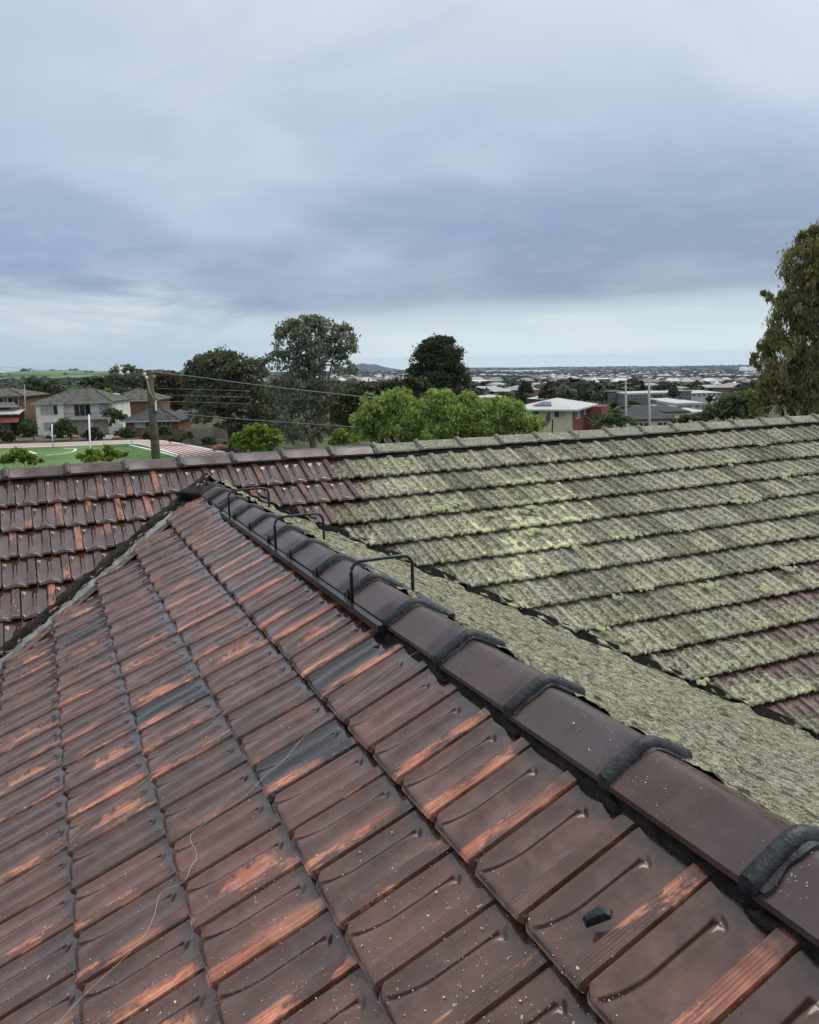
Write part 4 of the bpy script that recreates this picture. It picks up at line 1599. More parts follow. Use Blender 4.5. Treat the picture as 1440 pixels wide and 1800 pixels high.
tree('gum_tree', 'big weeping bronze and olive gum at the right edge, rising above the roof',
     [(1445, 460, 70, 55), (1500, 420, 80, 60), (1415, 500, 46, 40), (1395, 560, 45, 50), (1450, 560, 60, 60), (1530, 560, 90, 90), (1372, 520, 26, 16), (1378, 620, 42, 44), (1440, 640, 60, 50), (1365, 680, 40, 40), (1420, 700, 60, 40), (1500, 700, 80, 60), (1345, 712, 28, 22), (1355, 600, 24, 30), (1425, 425, 34, 24), (1345, 522, 16, 10), (1330, 640, 16, 20), (1335, 690, 22, 26)],
     14.5, 'bronze', .021, 76000, 15, base_px=1460, trunk_r=.20, cl=70, csize=.12, droop=.8, aspect=4.5, zbase=3, hang=True)
tree('gum_tree', 'grey olive scrubby tree between the tall gum and the bright green tree',
     [(640, 700, 34, 24), (610, 720, 30, 34), (670, 690, 34, 16), (640, 745, 42, 30), (700, 684, 26, 14), (730, 680, 24, 16), (745, 690, 22, 16)],
     60, 'olive', .17, 7000, 16, trunk_r=.25, bark=M_BARKG, cl=22, csize=.26, aspect=2.2)
tree('gum_tree', 'dull dark scrubby tree low down between the broad gum and the tall grey gum',
     [(472, 715, 26, 30), (460, 740, 26, 26), (480, 690, 16, 20), (485, 755, 24, 20)], 118, 'olive', .26, 4200, 61, trunk_r=.25, bark=M_BARKG, cl=26, csize=.2)
tree('gum_tree', 'rust tinged dark tree between the utility pole and the broad gum',
     [(302, 672, 30, 16), (290, 695, 26, 22), (325, 688, 26, 24), (312, 712, 32, 16), (288, 662, 16, 8)], 190, 'rust', .48, 3200, 17, trunk_r=.4, csize=.2)
tree('gum_tree', 'dark round tree above the brown brick house, its top behind the utility crossarm',
     [(222, 660, 28, 17), (205, 672, 18, 16), (243, 672, 22, 18), (228, 684, 34, 14)], 230, 'gum_dark', .5, 3400, 18, trunk_r=.4, csize=.2)
tree('pine_tree', 'low flat topped dark tree behind the ridge of the cream house, right side',
     [(170, 672, 24, 10), (155, 680, 16, 10), (188, 680, 16, 10)], 260, 'cypress', .5, 2200, 19, trunk_r=.3, csize=.2)
tree('gum_tree', 'dark domed tree left of the cream house ridge',
     [(88, 683, 20, 14), (75, 695, 18, 12), (100, 692, 14, 12)], 250, 'gum_dark', .5, 2000, 20, trunk_r=.3, csize=.2)
tree('plane_tree', 'mid green tree behind the left slope of the cream house roof',
     [(60, 680, 16, 13), (52, 695, 12, 12), (70, 694, 12, 12)], 245, 'green', .45, 1800, 21, trunk_r=.3, csize=.2)
tree('plane_tree', 'brown leafed bush between the far left house and the cream house',
     [(35, 695, 14, 12), (25, 705, 12, 10), (38, 712, 10, 12)], 220, 'rust', .4, 1300, 22, trunk_r=.2, csize=.22)
tree('garden_tree', 'small lime green tree peeping over the cream house roof on its right',
     [(135, 684, 12, 5), (148, 688, 10, 5)], 200, 'yellow', .3, 700, 23, trunk_r=.15)
tree('garden_tree', 'purple brown bush between the roofs of the cream and the brown brick houses',
     [(170, 695, 13, 7), (158, 701, 8, 5)], 185, 'rust', .3, 800, 24, trunk_r=.15)
tree('garden_tree', 'small lime tree beside the brown brick house roof',
     [(190, 690, 9, 7), (182, 698, 6, 5)], 183, 'yellow', .3, 600, 25, trunk_r=.15)
tree('garden_tree', 'bright green bush against the wall of the brown brick house',
     [(198, 728, 14, 10), (212, 734, 12, 9), (195, 742, 10, 7)], 150, 'bush', .28, 1200, 26, trunk_r=.12, cat='bush')
# street trees in front of the houses
st = [(-8, 760, 24, 15, 'dull green bush at the far left edge beside the running track'),
      (47, 755, 20, 19, 'small round street tree with yellowish top in front of the cream house'),
      (113, 755, 23, 21, 'larger dark street tree in front of the cream house garage'),
      (163, 763, 21, 13, 'spreading grey green shrub below the cream house balcony'),
      (14, 768, 15, 9, 'low shrub by the track left of the small street tree')]
for i, (px, py, w_, h_, lb) in enumerate(st):
    tree('street_tree' if h_ > 14 else 'shrub', lb, [(px, py, w_ * .62, h_ * .6), (px - w_ * .5, py + 3, w_ * .45, h_ * .5), (px + w_ * .5, py + 2, w_ * .45, h_ * .5), (px, py - h_ * .5, w_ * .5, h_ * .45), (px + 2, py + h_ * .45, w_ * .6, h_ * .4)],
         138, 'shrub' if i in (0, 3, 4) else 'green', .26, 2000, 30 + i, trunk_r=.1, cat='tree' if h_ > 14 else 'shrub')
sh = [(222, 762, 22, 14, 'shrub', 'wide shrub in front of the low red brick house'), (291, 758, 13, 14, 'shrub', 'dark shrub just right of the utility pole'),
      (258, 767, 6, 9, 'olive', 'small pale shrub left of the utility pole foot'), (331, 766, 10, 12, 'green', 'small conical dark green shrub by the pale fence'),
      (309, 772, 12, 5, 'bush', 'low green ground shrub between the dark shrub and the conical shrub'), (368, 776, 14, 11, 'bush', 'rounded green bush under the broad gum'),
      (397, 784, 12, 8, 'olive', 'pale twiggy shrub at the foot of the broad gum')]
for i, (px, py, w_, h_, key, lb) in enumerate(sh):
    tree('shrub', lb, [(px, py, w_ * .6, h_ * .7), (px - w_ * .45, py + 2, w_ * .5, h_ * .6), (px + w_ * .45, py + 2, w_ * .5, h_ * .6)], 126, key, .22, 1100, 40 + i, trunk_r=.06, cat='shrub')
tree('shrub', 'bright yellow green bush beyond the brown ridge caps, right of the broad gum',
     [(452, 765, 26, 16), (430, 775, 22, 14), (475, 772, 20, 16), (455, 786, 34, 10), (450, 752, 14, 8)], 62, 'yellow', .16, 4200, 50, trunk_r=.1, cat='bush')
tree('shrub', 'small yellow green bush between the tall gum and the bright feathery tree',
     [(600, 765, 16, 10), (615, 775, 14, 8), (590, 777, 14, 6)], 45, 'yellow', .12, 1500, 51, trunk_r=.06, cat='bush', zbase=1)
tree('shrub', 'feathery yellow bush over the ridge at the far left, in front of the turf',
     [(30, 800, 16, 9), (48, 806, 16, 8), (15, 808, 12, 7), (60, 812, 12, 5)], 40, 'yellow', .10, 1500, 52, trunk_r=.05, cat='bush', zbase=1, aspect=3)
tree('shrub', 'feathery yellow bush over the ridge below the white goal post',
     [(160, 800, 15, 8), (190, 795, 10, 10), (210, 800, 12, 6), (178, 806, 30, 6), (145, 806, 10, 5)], 40, 'yellow', .10, 1900, 53, trunk_r=.05, cat='bush', zbase=1, aspect=3)
tree('shrub', 'flowering shrub with pale pink blossom beside the red brick corner house',
     [(1078, 736, 22, 10), (1100, 742, 18, 9), (1060, 745, 18, 7), (1085, 726, 10, 7), (1120, 748, 10, 5)], 34, 'flower', .08, 2600, 54, trunk_r=.05, cat='bush', zbase=5, aspect=1.4)
tree('shrub', 'large white flowering shrub left of the bronze gum at the right',
     [(1290, 712, 32, 18), (1265, 722, 26, 14), (1315, 708, 24, 22), (1240, 732, 18, 9), (1300, 728, 40, 12), (1300, 696, 14, 8)], 20, 'flower', .05, 6500, 55, trunk_r=.06, cat='bush', zbase=5, aspect=1.4)
tree('shrub', 'low bright green bush just above the lichen ridge, left of the white flowering shrub',
     [(1212, 737, 18, 6), (1195, 741, 14, 4), (1232, 737, 14, 5)], 26, 'bush', .07, 1300, 56, trunk_r=.04, cat='bush', zbase=5)
tree('shrub', 'yellow green sapling at the right wall of the red brick corner house',
     [(1082, 715, 9, 8), (1080, 724, 10, 7)], 100, 'bush', .2, 500, 57, trunk_r=.05, cat='bush')

# spiky yucca by the corner house
yu = empty('yucca', tuple(at(1048, 752, 40))); yu.location.z = 5.5
props(yu, 'spiky yucca plant beyond the ridge in front of the red brick wall', 'plant')
mb = MB(); rs_ = random.Random(5)
c0 = at(1048, 748, 40) - yu.location
for i in range(46):
    an = rs_.uniform(0, 6.28); el = rs_.uniform(.1, 1.35)
    d = Vector((math.cos(an) * math.cos(el), math.sin(an) * math.cos(el), math.sin(el)))
    L_ = rs_.uniform(.45, .95); sd = d.cross(Vector((0, 0, 1))).normalized() * .025
    tip = c0 + d * L_ + Vector((0, 0, -.12 * (1 - el / 1.4)))
    mb.quad(c0 - sd, c0 + sd, c0 + d * L_ * .6 + sd * .8, c0 + d * L_ * .6 - sd * .8)
    mb.tri(c0 + d * L_ * .6 - sd * .8, c0 + d * L_ * .6 + sd * .8, tip)
mb.build('leaves', simple('yucca_leaf', (.05, .085, .04), .5), yu)
mb = MB(); mb.tube([(c0.x, c0.y, 0), c0], .07, 8); mb.build('stem', M_BARK, yu)


# ================================================================== FIELD AND TRACK
def ground_poly(name, pts, z, mt, label):
    mb = MB(); mb.v = [at_z(a, b, z) for a, b in pts]; mb.f = [tuple(range(len(pts)))]; mb.m = [0]
    o = mb.build(name, mt); props(o, label, None, None, 'structure'); return o


M_TURF = simple('synthetic_turf', (.11, .185, .06), .9, .1, .28, .12)
M_TRACK = simple('red_track_rubber', (.33, .14, .12), .8, .2, .10, .8)
M_WHITE = simple('white_line_paint', (.78, .78, .76), .7, .2, .05)
M_BARKMULCH = simple('dark_mulch', (.045, .036, .030), .95, .1, .3, 2)
M_CONC = simple('pale_concrete', (.33, .31, .27), .85, .2, .15, 1)
outer = [(-140, 786), (0, 781.5), (100, 778.5), (190, 775), (262, 773.5), (300, 777), (385, 793), (470, 812)]
inner = [(-140, 792.5), (0, 787.5), (100, 784.5), (190, 780.8), (236, 779.5), (262, 784), (318, 801), (360, 818)]
OUT = smooth_path([at_z(a, b, .02) for a, b in outer], 10)
INN = smooth_path([at_z(a, b, .02) for a, b in inner], 10)
OUT = [Vector((p.x, p.y, .02)) for p in OUT]; INN = [Vector((p.x, p.y, .02)) for p in INN]
mb = MB()
for i in range(len(OUT) - 1): mb.quad(OUT[i], INN[i], INN[i + 1], OUT[i + 1])
props(mb.build('running_track', M_TRACK), 'red running track with white lane lines curving round the turf', None, None, 'structure')
NL = 7
for q in range(NL + 1):
    mb = MB()
    t = q / NL
    for i in range(len(OUT) - 1):
        a0 = OUT[i].lerp(INN[i], t); a1 = OUT[i + 1].lerp(INN[i + 1], t)
        w0 = (INN[i] - OUT[i]).normalized() * (.28 if q in (0, NL) else .13)
        up_ = Vector((0, 0, .006))
        mb.quad(a0 - w0 + up_, a0 + w0 + up_, a1 + w0 + up_, a1 - w0 + up_)
    props(mb.build('lane_line', M_WHITE), 'white lane line painted on the red track', None, 'painted track lines', 'structure')
mb = MB()
turf = INN + [Vector((INN[-1].x, INN[-1].y - 60, .02)), Vector((INN[0].x + 20, INN[0].y - 120, .02))]
mb.v = [Vector((p.x, p.y, .012)) for p in turf]; mb.f = [tuple(range(len(turf)))]; mb.m = [0]
props(mb.build('sports_turf', M_TURF), 'flat green sports turf inside the track', None, None, 'structure')


def line_on_turf(pts, w_, lab):
    P = smooth_path([at_z(a, b, .02) for a, b in pts], 6)
    mb = MB()
    for i in range(len(P) - 1):
        d = (P[i + 1] - P[i]).normalized(); s_ = Vector((d.y, -d.x, 0)) * w_
        mb.quad(P[i] - s_, P[i] + s_, P[i + 1] + s_, P[i + 1] - s_)
    props(mb.build('field_marking', M_WHITE), lab, None, None, 'structure')


line_on_turf([(228, 782), (255, 788), (285, 795), (312, 803)], .22, 'straight white boundary line on the turf')
line_on_turf([(80, 800), (105, 798), (127, 794), (133, 790), (130, 788.5), (112, 788)], .16, 'curved white arc on the turf')
line_on_turf([(49, 793), (62, 797.5)], .3, 'short white dash on the turf')
ground_poly('garden_bed', [(200, 771), (262, 770), (300, 774), (385, 790), (480, 812), (480, 795), (420, 778), (330, 766), (200, 765)], .03, M_BARKMULCH, 'dark mulch bed between the track and the fences')
ground_poly('road', [(-200, 779), (0, 775.5), (110, 772.5), (200, 769.5), (262, 770), (200, 765), (110, 767), (0, 769), (-200, 772)], .016, simple('grey_verge', (.13, .11, .09), .9, .1, .2, .5), 'grey road verge behind the track')


# goal posts
def post(px, top, bot, r, label):
    g = at_z(px + (bot - top) * .06 * 0, bot, 0)
    d = (g - CAM).dot(FW)
    tp = at(px - (bot - top) * .055, top, d)
    e = empty('goal_post', tuple(g)); props(e, label, 'goal post')
    mb = MB(); mb.tube([(0, 0, 0), (0, 0, 1.6), (tp.x - g.x, tp.y - g.y, tp.z - g.z)], [r, r, r], 10)
    mb.build('pole', M_WHITE, e, True)
    mb = MB(); mb.tube([(0, 0, 0), (0, 0, .12)], r * 1.8, 10); mb.build('base_sleeve', M_CONC, e, True)


post(160.5, 729, 806, .11, 'taller white goal post on the turf, right one of two')
post(93.5, 746, 786, .09, 'shorter white goal post on the turf, left one of two')


# ================================================================== UTILITY POLE AND WIRES
M_POLE = simple('weathered_timber_pole', (.085, .075, .050), .9, .15, .35, 5, .5)
DP = 27.0
pb = at(276, 822, DP); ptop = at(262, 651, DP)
up_ = empty('utility_pole', (pb.x, pb.y, 0)); props(up_, 'weathered timber utility pole leaning slightly, with a crossarm, in front of the turf', 'utility pole')
o0 = Vector((pb.x, pb.y, 0))
dirp = (ptop - pb).normalized()
foot = pb - dirp * (pb.z / dirp.z)
mb = MB(); mb.tube([foot - o0, pb - o0, ptop - o0], [.165, .15, .105], 12); mb.build('shaft', M_POLE, up_, True)
mb = MB()
a0 = at(262, 657, DP) - o0; a1 = at(205, 662, DP - 2.0) - o0
dv = (a1 - a0).normalized(); sd = dv.cross(Vector((0, 0, 1))).normalized() * .045
for p in (a0 - dv * .35, a1): mb.v += [p - sd + Vector((0, 0, -.05)), p + sd + Vector((0, 0, -.05)), p + sd + Vector((0, 0, .05)), p - sd + Vector((0, 0, .05))]
mb.f = [(0, 1, 2, 3), (7, 6, 5, 4), (0, 4, 5, 1), (1, 5, 6, 2), (2, 6, 7, 3), (3, 7, 4, 0)]; mb.m = [0] * 6
mb.build('crossarm', M_POLE, up_)
M_INS = simple('white_porcelain', (.62, .62, .58), .3)
for (px, py) in ((225, 655), (216, 660), (254, 658), (258, 664), (212, 656)):
    p = at(px, py, DP - 1) - o0
    mb = MB()
    mb.tube([p + Vector((0, 0, -.09)), p + Vector((0, 0, -.04)), p + Vector((0, 0, -.03)), p + Vector((0, 0, .03)), p + Vector((0, 0, .06))], [.02, .045, .06, .05, .02], 8)
    mb.build('insulator', M_INS, up_, True)
for py in (720, 724):
    p = at(269.5, py, DP) - o0
    mb = MB(); mb.tube([p - dirp * .03, p + dirp * .03], .14, 12, cap=False); mb.build('steel_band', M_FLASH, up_)
mb = MB()
mb.tube([at(257, 662, DP - .2) - o0, at(260, 674, DP - .25) - o0, at(264, 690, DP - .3) - o0, at(273, 705, DP - .2) - o0], .018, 6); mb.build('service_lead', M_STRING, up_, True)
mb = MB(); mb.tube([at(273.5, 704, DP - .1) - o0, at(274.5, 722, DP - .1) - o0], .03, 6); mb.build('conduit', M_WHITE, up_)
M_WIRE = simple('grey_aluminium_cable', (.22, .22, .21), .5)
M_WIRED = simple('dark_cable', (.05, .05, .05), .6)


def wire(pts, r, label, mt=None, group=None, name='overhead_cable'):
    P = smooth_path([at(a, b, d) for a, b, d in pts], 8)
    mb = MB(); mb.tube(P, r, 5)
    o = mb.build(name, mt or M_WIRE, None, True)
    props(o, label, 'cable', group)
    return o


wire([(265, 653, 27), (350, 663, 24), (440, 675, 21), (560, 689, 18.5), (672, 701, 17)], .013, 'thick grey cable from the top of the utility pole down to the right')
wire([(275, 723, 27), (290, 728, 26.4), (303, 730, 26), (310, 727, 25.8), (330, 729, 25), (430, 737, 22), (530, 744, 19), (626, 751, 17.5)], .010, 'lower pale cable from the steel band on the pole to the bushes')
wire([(262, 652, 27), (180, 660, 40), (90, 667, 60), (-60, 672, 90)], .012, 'cable running left from the pole top, lowest of three', M_WIRED)
wire([(250, 657, 27), (180, 656, 40), (90, 650, 60), (-60, 642, 90)], .010, 'cable running left from the crossarm, topmost of three', M_WIRE)
wire([(250, 658, 27), (180, 659, 40), (90, 655, 60), (-60, 648, 90)], .010, 'cable running left from the crossarm, middle of three', M_WIRE)
for k, py in enumerate((683.5, 694.5, 706)):
    wire([(275, py - .5, 70), (330, py + .5, 68), (440, py + 4, 64)], .018, ['upper', 'middle', 'lower'][k] + ' one of three level wires crossing the rust tinged tree', M_WIRE)
wire([(266, 690, 27), (300, 740, 30), (322, 762, 33), (340, 778, 36)], .010, 'slanting stay wire from the utility pole to the ground', M_WIRED)
wire([(1080, 720, 60), (1102, 713, 62), (1200, 716, 70), (1300, 719, 80)], .02, 'pale wire crossing behind the two thin power poles', M_WIRE)


def thin_pole(px, top, bot, dist, label, arm=True):
    g = flat(px, dist); e = empty('power_pole', (g.x, g.y, float(terr(g.x, g.y)) - 1)); props(e, label, 'power pole')
    o0 = e.location.copy()
    a = at(px, bot, dist) - o0; b = at(px - 1, top, dist) - o0
    mb = MB(); mb.tube([(a.x, a.y, 0), a, b], [.11, .10, .07], 8); mb.build('shaft', M_CONCP, e, True)
    if arm:
        for dy, w_ in ((6, 8), (14, 5)):
            c = at(px, top + dy, dist) - o0
            mb = MB(); mb.tube([c - HR * w_ / FPX * dist, c + HR * w_ / FPX * dist], .045, 6); mb.build('crossarm', M_CONCP, e)


M_CONCP = simple('grey_pole', (.34, .33, .30), .8)
thin_pole(1101, 668, 748, 66, 'thin pale power pole above the charcoal hip roof, left one of two')
thin_pole(1142, 672, 748, 58, 'thin pale power pole above the charcoal hip roof, right one of two')
thin_pole(44, 676, 712, 150, 'leaning pale lamp pole between the far left house and the cream house', False)


# ================================================================== HOUSES
GL = {'glass': simple('window_glass', (.030, .036, .040), .08, .6), 'curtain': simple('curtained_window', (.36, .38, .38), .5), 'frame': simple('white_window_frame', (.62, .62, .60), .5),
      'cream': simple('cream_render', (.80, .76, .64), .8, .2, .1, .6), 'cream2': simple('pale_render', (.74, .71, .64), .8, .2, .1, .6),
      'brown': simple('brown_brick', (.20, .115, .075), .85, .2, .25, 3), 'red': simple('red_brick', (.21, .078, .055), .85, .2, .2, 3), 'yellow': simple('yellow_brick', (.66, .59, .38), .8, .2, .1, 2),
      'gtile': simple('grey_lichen_tile', (.105, .103, .086), .9, .15, .45, 1.2, .4), 'dtile': simple('charcoal_tile', (.055, .058, .062), .8, .25, .3, 1.5, .4), 'white': simple('white_metal_roof', (.47, .47, .44), .45, .4, .08, .5),
      'fascia': simple('cream_fascia', (.50, .47, .42), .6), 'garage': simple('garage_door', (.40, .35, .28), .6), 'timber': simple('grey_paling', (.24, .21, .17), .9, .1, .25, 4), 'dtimber': simple('brown_paling', (.13, .10, .07), .9, .1, .3, 4),
      'awn': simple('terracotta_awning', (.35, .10, .06), .6), 'solar': simple('solar_panel', (.03, .04, .07), .15, .6), 'grey': simple('grey_wall', (.17, .17, .17), .8), 'pwhite': simple('white_wall', (.60, .60, .58), .6), 'black': simple('dark_opening', (.012, .012, .013), .7, .2)}


def ridge_roof(mb, x0, x1, y0, y1, z, h, ov, hip=1.0):
    """hip roof over a rectangle; hip 0 gives gables"""
    x0 -= ov; x1 += ov; y0 -= ov; y1 += ov
    w_, d_ = x1 - x0, y1 - y0
    if w_ >= d_:
        a = Vector((x0 + d_ / 2 * hip, (y0 + y1) / 2, z + h)); b = Vector((x1 - d_ / 2 * hip, (y0 + y1) / 2, z + h))
        p = [Vector((x0, y0, z)), Vector((x1, y0, z)), Vector((x1, y1, z)), Vector((x0, y1, z))]
        mb.quad(p[0], p[1], b, a); mb.tri(p[1], p[2], b); mb.quad(p[2], p[3], a, b); mb.tri(p[3], p[0], a)
    else:
        a = Vector(((x0 + x1) / 2, y0 + w_ / 2 * hip, z + h)); b = Vector(((x0 + x1) / 2, y1 - w_ / 2 * hip, z + h))
        p = [Vector((x0, y0, z)), Vector((x1, y0, z)), Vector((x1, y1, z)), Vector((x0, y1, z))]
        mb.tri(p[0], p[1], a); mb.quad(p[1], p[2], b, a); mb.tri(p[2], p[3], b); mb.quad(p[3], p[0], a, b)
    mb.quad(Vector((x0, y0, z - .16)), Vector((x0, y1, z - .16)), Vector((x1, y1, z - .16)), Vector((x1, y0, z - .16)))
    for (q0, q1) in ((0, 1), (1, 2), (2, 3), (3, 0)):
        P_ = [Vector((x0, y0, 0)), Vector((x1, y0, 0)), Vector((x1, y1, 0)), Vector((x0, y1, 0))]
        A, B = P_[q0], P_[q1]
        mb.quad(Vector((A.x, A.y, z - .16)), Vector((B.x, B.y, z - .16)), Vector((B.x, B.y, z)), Vector((A.x, A.y, z)))
    return a, b


def ridge_line(par, a, b, mt, r=.11):
    mb = MB(); mb.tube([a, b], r, 6); mb.build('ridge_cap', mt, par)


def window(par, x0, x1, z0, z1, y, kind='glass', bars=1, face='front', frame_m=None):
    """window in a wall facing -y (front) or at x=y facing +-x (side)"""
    t = .07
    def B(mb, a0, a1, b0, b1, d0, d1):
        if face == 'front': mb.box(a0, y - d1, b0, a1, y - d0, b1)
        elif face == 'left': mb.box(y - d1, a0, b0, y - d0, a1, b1)
        else: mb.box(y + d0, a0, b0, y + d1, a1, b1)
    mb = MB()
    B(mb, x0, x1, z0 - t, z0, .0, .08); B(mb, x0, x1, z1, z1 + t, .0, .08)
    B(mb, x0 - t, x0, z0 - t, z1 + t, .0, .075); B(mb, x1, x1 + t, z0 - t, z1 + t, .0, .075)
    for k in range(1, bars + 1):
        xx = x0 + (x1 - x0) * k / (bars + 1)
        B(mb, xx - .04, xx + .04, z0, z1, .0, .07)
    f = mb.build('window', frame_m or GL['frame'], par)
    n_ = bars + 1
    for k in range(n_):
        a0 = x0 + (x1 - x0) * k / n_ + .045; a1 = x0 + (x1 - x0) * (k + 1) / n_ - .045
        mb = MB(); B(mb, a0, a1, z0 + .002, z1 - .002, .012, .035)
        mb.build('pane', GL[kind] if not isinstance(kind, (list, tuple)) else GL[kind[k % len(kind)]], f)
    return f


def hframe(px, dist, rot=0.0, z=0.0):
    """origin at the ground at a column; local x to the right of the view, y away"""
    g = flat(px, dist)
    e_rot = -YAW + rot
    return (g.x, g.y, z), e_rot


def walls(par, x0, x1, y0, y1, z0, z1, mt, name='wall'):
    mb = MB(); mb.box(x0, y0, z0, x1, y1, z1); return mb.build(name, mt, par)


def zpx(px, py, d): return at(px, py, d).z
def mpx(n_, d): return n_ * d / FPX


# cream house
D = 148.0
loc, rz = hframe(55, D)
h1 = empty('cream_house', loc, rz); props(h1, 'two storey cream house with grey lichened hip roof and balcony beside the sports field', 'house')
w1 = mpx(132, D)
ze = zpx(120, 708, D); zt = zpx(120, 683, D + 5)
walls(h1, 0, mpx(49, D), 0, 11, 0, ze - .1, GL['cream'])
walls(h1, mpx(49, D) + .003, w1, 1.4, 11, 0, ze - .12, GL['cream2'])
mb = MB(); a, b = ridge_roof(mb, -.1, w1, 0.8, 11, ze, zt - ze, .5); rf = mb.build('roof', GL['gtile'], h1)
for c_ in ((-.6, .3), (w1 + .5, .3)):
    ridge_line(rf, Vector((c_[0], c_[1], ze)), a if c_[0] < 1 else b, GL['gtile'], .14)
ridge_line(rf, a, b, GL['gtile'], .14)
mb = MB(); A_ = Vector((mpx(24, D), 3.4, ze + 1.25))
xl, xr_ = -.55, mpx(51, D) + .3
mb.tri(Vector((xl, -.5, ze)), Vector((xr_, -.5, ze)), A_); mb.tri(Vector((xr_, -.5, ze)), Vector((xr_, 4, ze + .03)), A_); mb.tri(Vector((xl, 4, ze + .03)), Vector((xl, -.5, ze)), A_)
mb.quad(Vector((xl, -.5, ze - .16)), Vector((xr_, -.5, ze - .16)), Vector((xr_, -.5, ze)), Vector((xl, -.5, ze)))
mb.quad(Vector((xr_, -.5, ze - .16)), Vector((xr_, .9, ze - .16)), Vector((xr_, .9, ze)), Vector((xr_, -.5, ze)))
mb.build('front_roof', GL['gtile'], h1)
mb = MB(); mb.box(xl - .02, -.62, ze - .22, xr_, -.52, ze - .04); mb.box(xr_, .18, ze - .22, w1 + .55, .28, ze - .04); mb.build('gutter', GL['fascia'], h1)
zc = lambda py: zpx(120, py, D)
window(h1, mpx(9, D), mpx(39, D), zc(729), zc(712.5), 0, ['curtain', 'curtain', 'curtain', 'glass'], 3)
window(h1, mpx(63, D), mpx(92, D), zc(733), zc(713), 1.4, ['glass', 'glass', 'black'], 2)
window(h1, mpx(108, D), mpx(125, D), zc(730), zc(711), 1.4, 'curtain', 0)
window(h1, mpx(12, D), mpx(40, D), .9, 2.3, 0, 'curtain', 2)
mb = MB(); mb.box(mpx(49, D) + .01, -.1, zc(739), w1 + .25, 1.39, zc(736)); mb.build('balcony_floor', GL['fascia'], h1)
mb = MB()
zr0, zr1 = zc(736), zc(727)
mb.box(mpx(49, D) + .02, -.06, zr1 - .06, w1 + .2, -.02, zr1)
for k in range(34):
    xx = mpx(50, D) + k * (w1 - mpx(50, D)) / 33
    mb.box(xx - .012, -.055, zr0, xx + .012, -.03, zr1 - .06)
mb.build('balcony_rail', M_STEEL, h1)
mb = MB(); mb.box(w1 - .5, -.1, 0, w1 + .25, .4, zc(739) - .003); mb.build('pillar', GL['cream'], h1)
for k in range(2):
    x0 = mpx(58 + k * 36, D); mb = MB(); mb.box(x0, 1.32, 0, x0 + mpx(30, D), 1.385, zc(742))
    gd = mb.build('garage_door', GL['garage'], h1)
    mb = MB()
    for q in range(4): mb.box(x0 + .05, 1.30, .35 + q * .55, x0 + mpx(30, D) - .05, 1.315, .38 + q * .55)
    mb.build('door_rib', GL['fascia'], gd)
mb = MB(); mb.box(w1 * .55, 6, ze + .6, w1 * .55 + .5, 6.5, zt + .5); mb.build('chimney', GL['brown'], rf)

# brown brick house
D = 166.0
loc, rz = hframe(183, D)
h2 = empty('brick_house', loc, rz); props(h2, 'two storey brown brick house with pale lichened hip roof, right of the cream house', 'house')
w2 = mpx(86, D); ze = zpx(225, 704, D); zt = zpx(225, 682.5, D + 5)
walls(h2, 0, w2, 0, 10, 0, ze - .1, GL['brown'])
mb = MB(); a, b = ridge_roof(mb, 0, w2, 0, 10, ze, zt - ze, .6); rf = mb.build('roof', GL['gtile'], h2)
ridge_line(rf, Vector((-.6, -.6, ze)), a, GL['gtile'], .14); ridge_line(rf, Vector((w2 + .6, -.6, ze)), b, GL['gtile'], .14)
mb = MB(); mb.box(-.6, -.72, ze - .22, w2 + .6, -.62, ze - .04); mb.build('gutter', GL['fascia'], h2)
zc = lambda py: zpx(225, py, D)
window(h2, mpx(18, D), mpx(32, D), zc(715.5), zc(706.5), 0, 'curtain', 1)
window(h2, mpx(60, D), mpx(74, D), .9, 2.1, 0, 'glass', 1)

# low red brick house
D = 142.0
loc, rz = hframe(212, D)
h3 = empty('bungalow', loc, rz); props(h3, 'single storey red brick house with charcoal hip roof partly behind the utility pole', 'house')
w3 = mpx(93, D); ze = zpx(255, 740.5, D); zt = zpx(255, 717, D + 4)
walls(h3, 0, w3, 0, 8.5, 0, ze - .1, GL['red'])
mb = MB(); a, b = ridge_roof(mb, 0, w3, 0, 8.5, ze, zt - ze, .7); rf = mb.build('roof', GL['dtile'], h3)
ridge_line(rf, Vector((-.7, -.7, ze)), a, GL['gtile'], .14); ridge_line(rf, Vector((w3 + .7, -.7, ze)), b, GL['dtile'], .14); ridge_line(rf, a, b, GL['dtile'], .14)
mb = MB(); mb.box(-.7, -.82, ze - .2, w3 + .7, -.72, ze - .02); mb.build('gutter', GL['fascia'], h3)
zc = lambda py: zpx(255, py, D)
window(h3, mpx(17, D), mpx(43, D), zc(752), zc(742), 0, ['curtain', 'curtain', 'glass'], 2)
window(h3, mpx(66, D), mpx(80, D), zc(752), zc(743), 0, 'glass', 1)

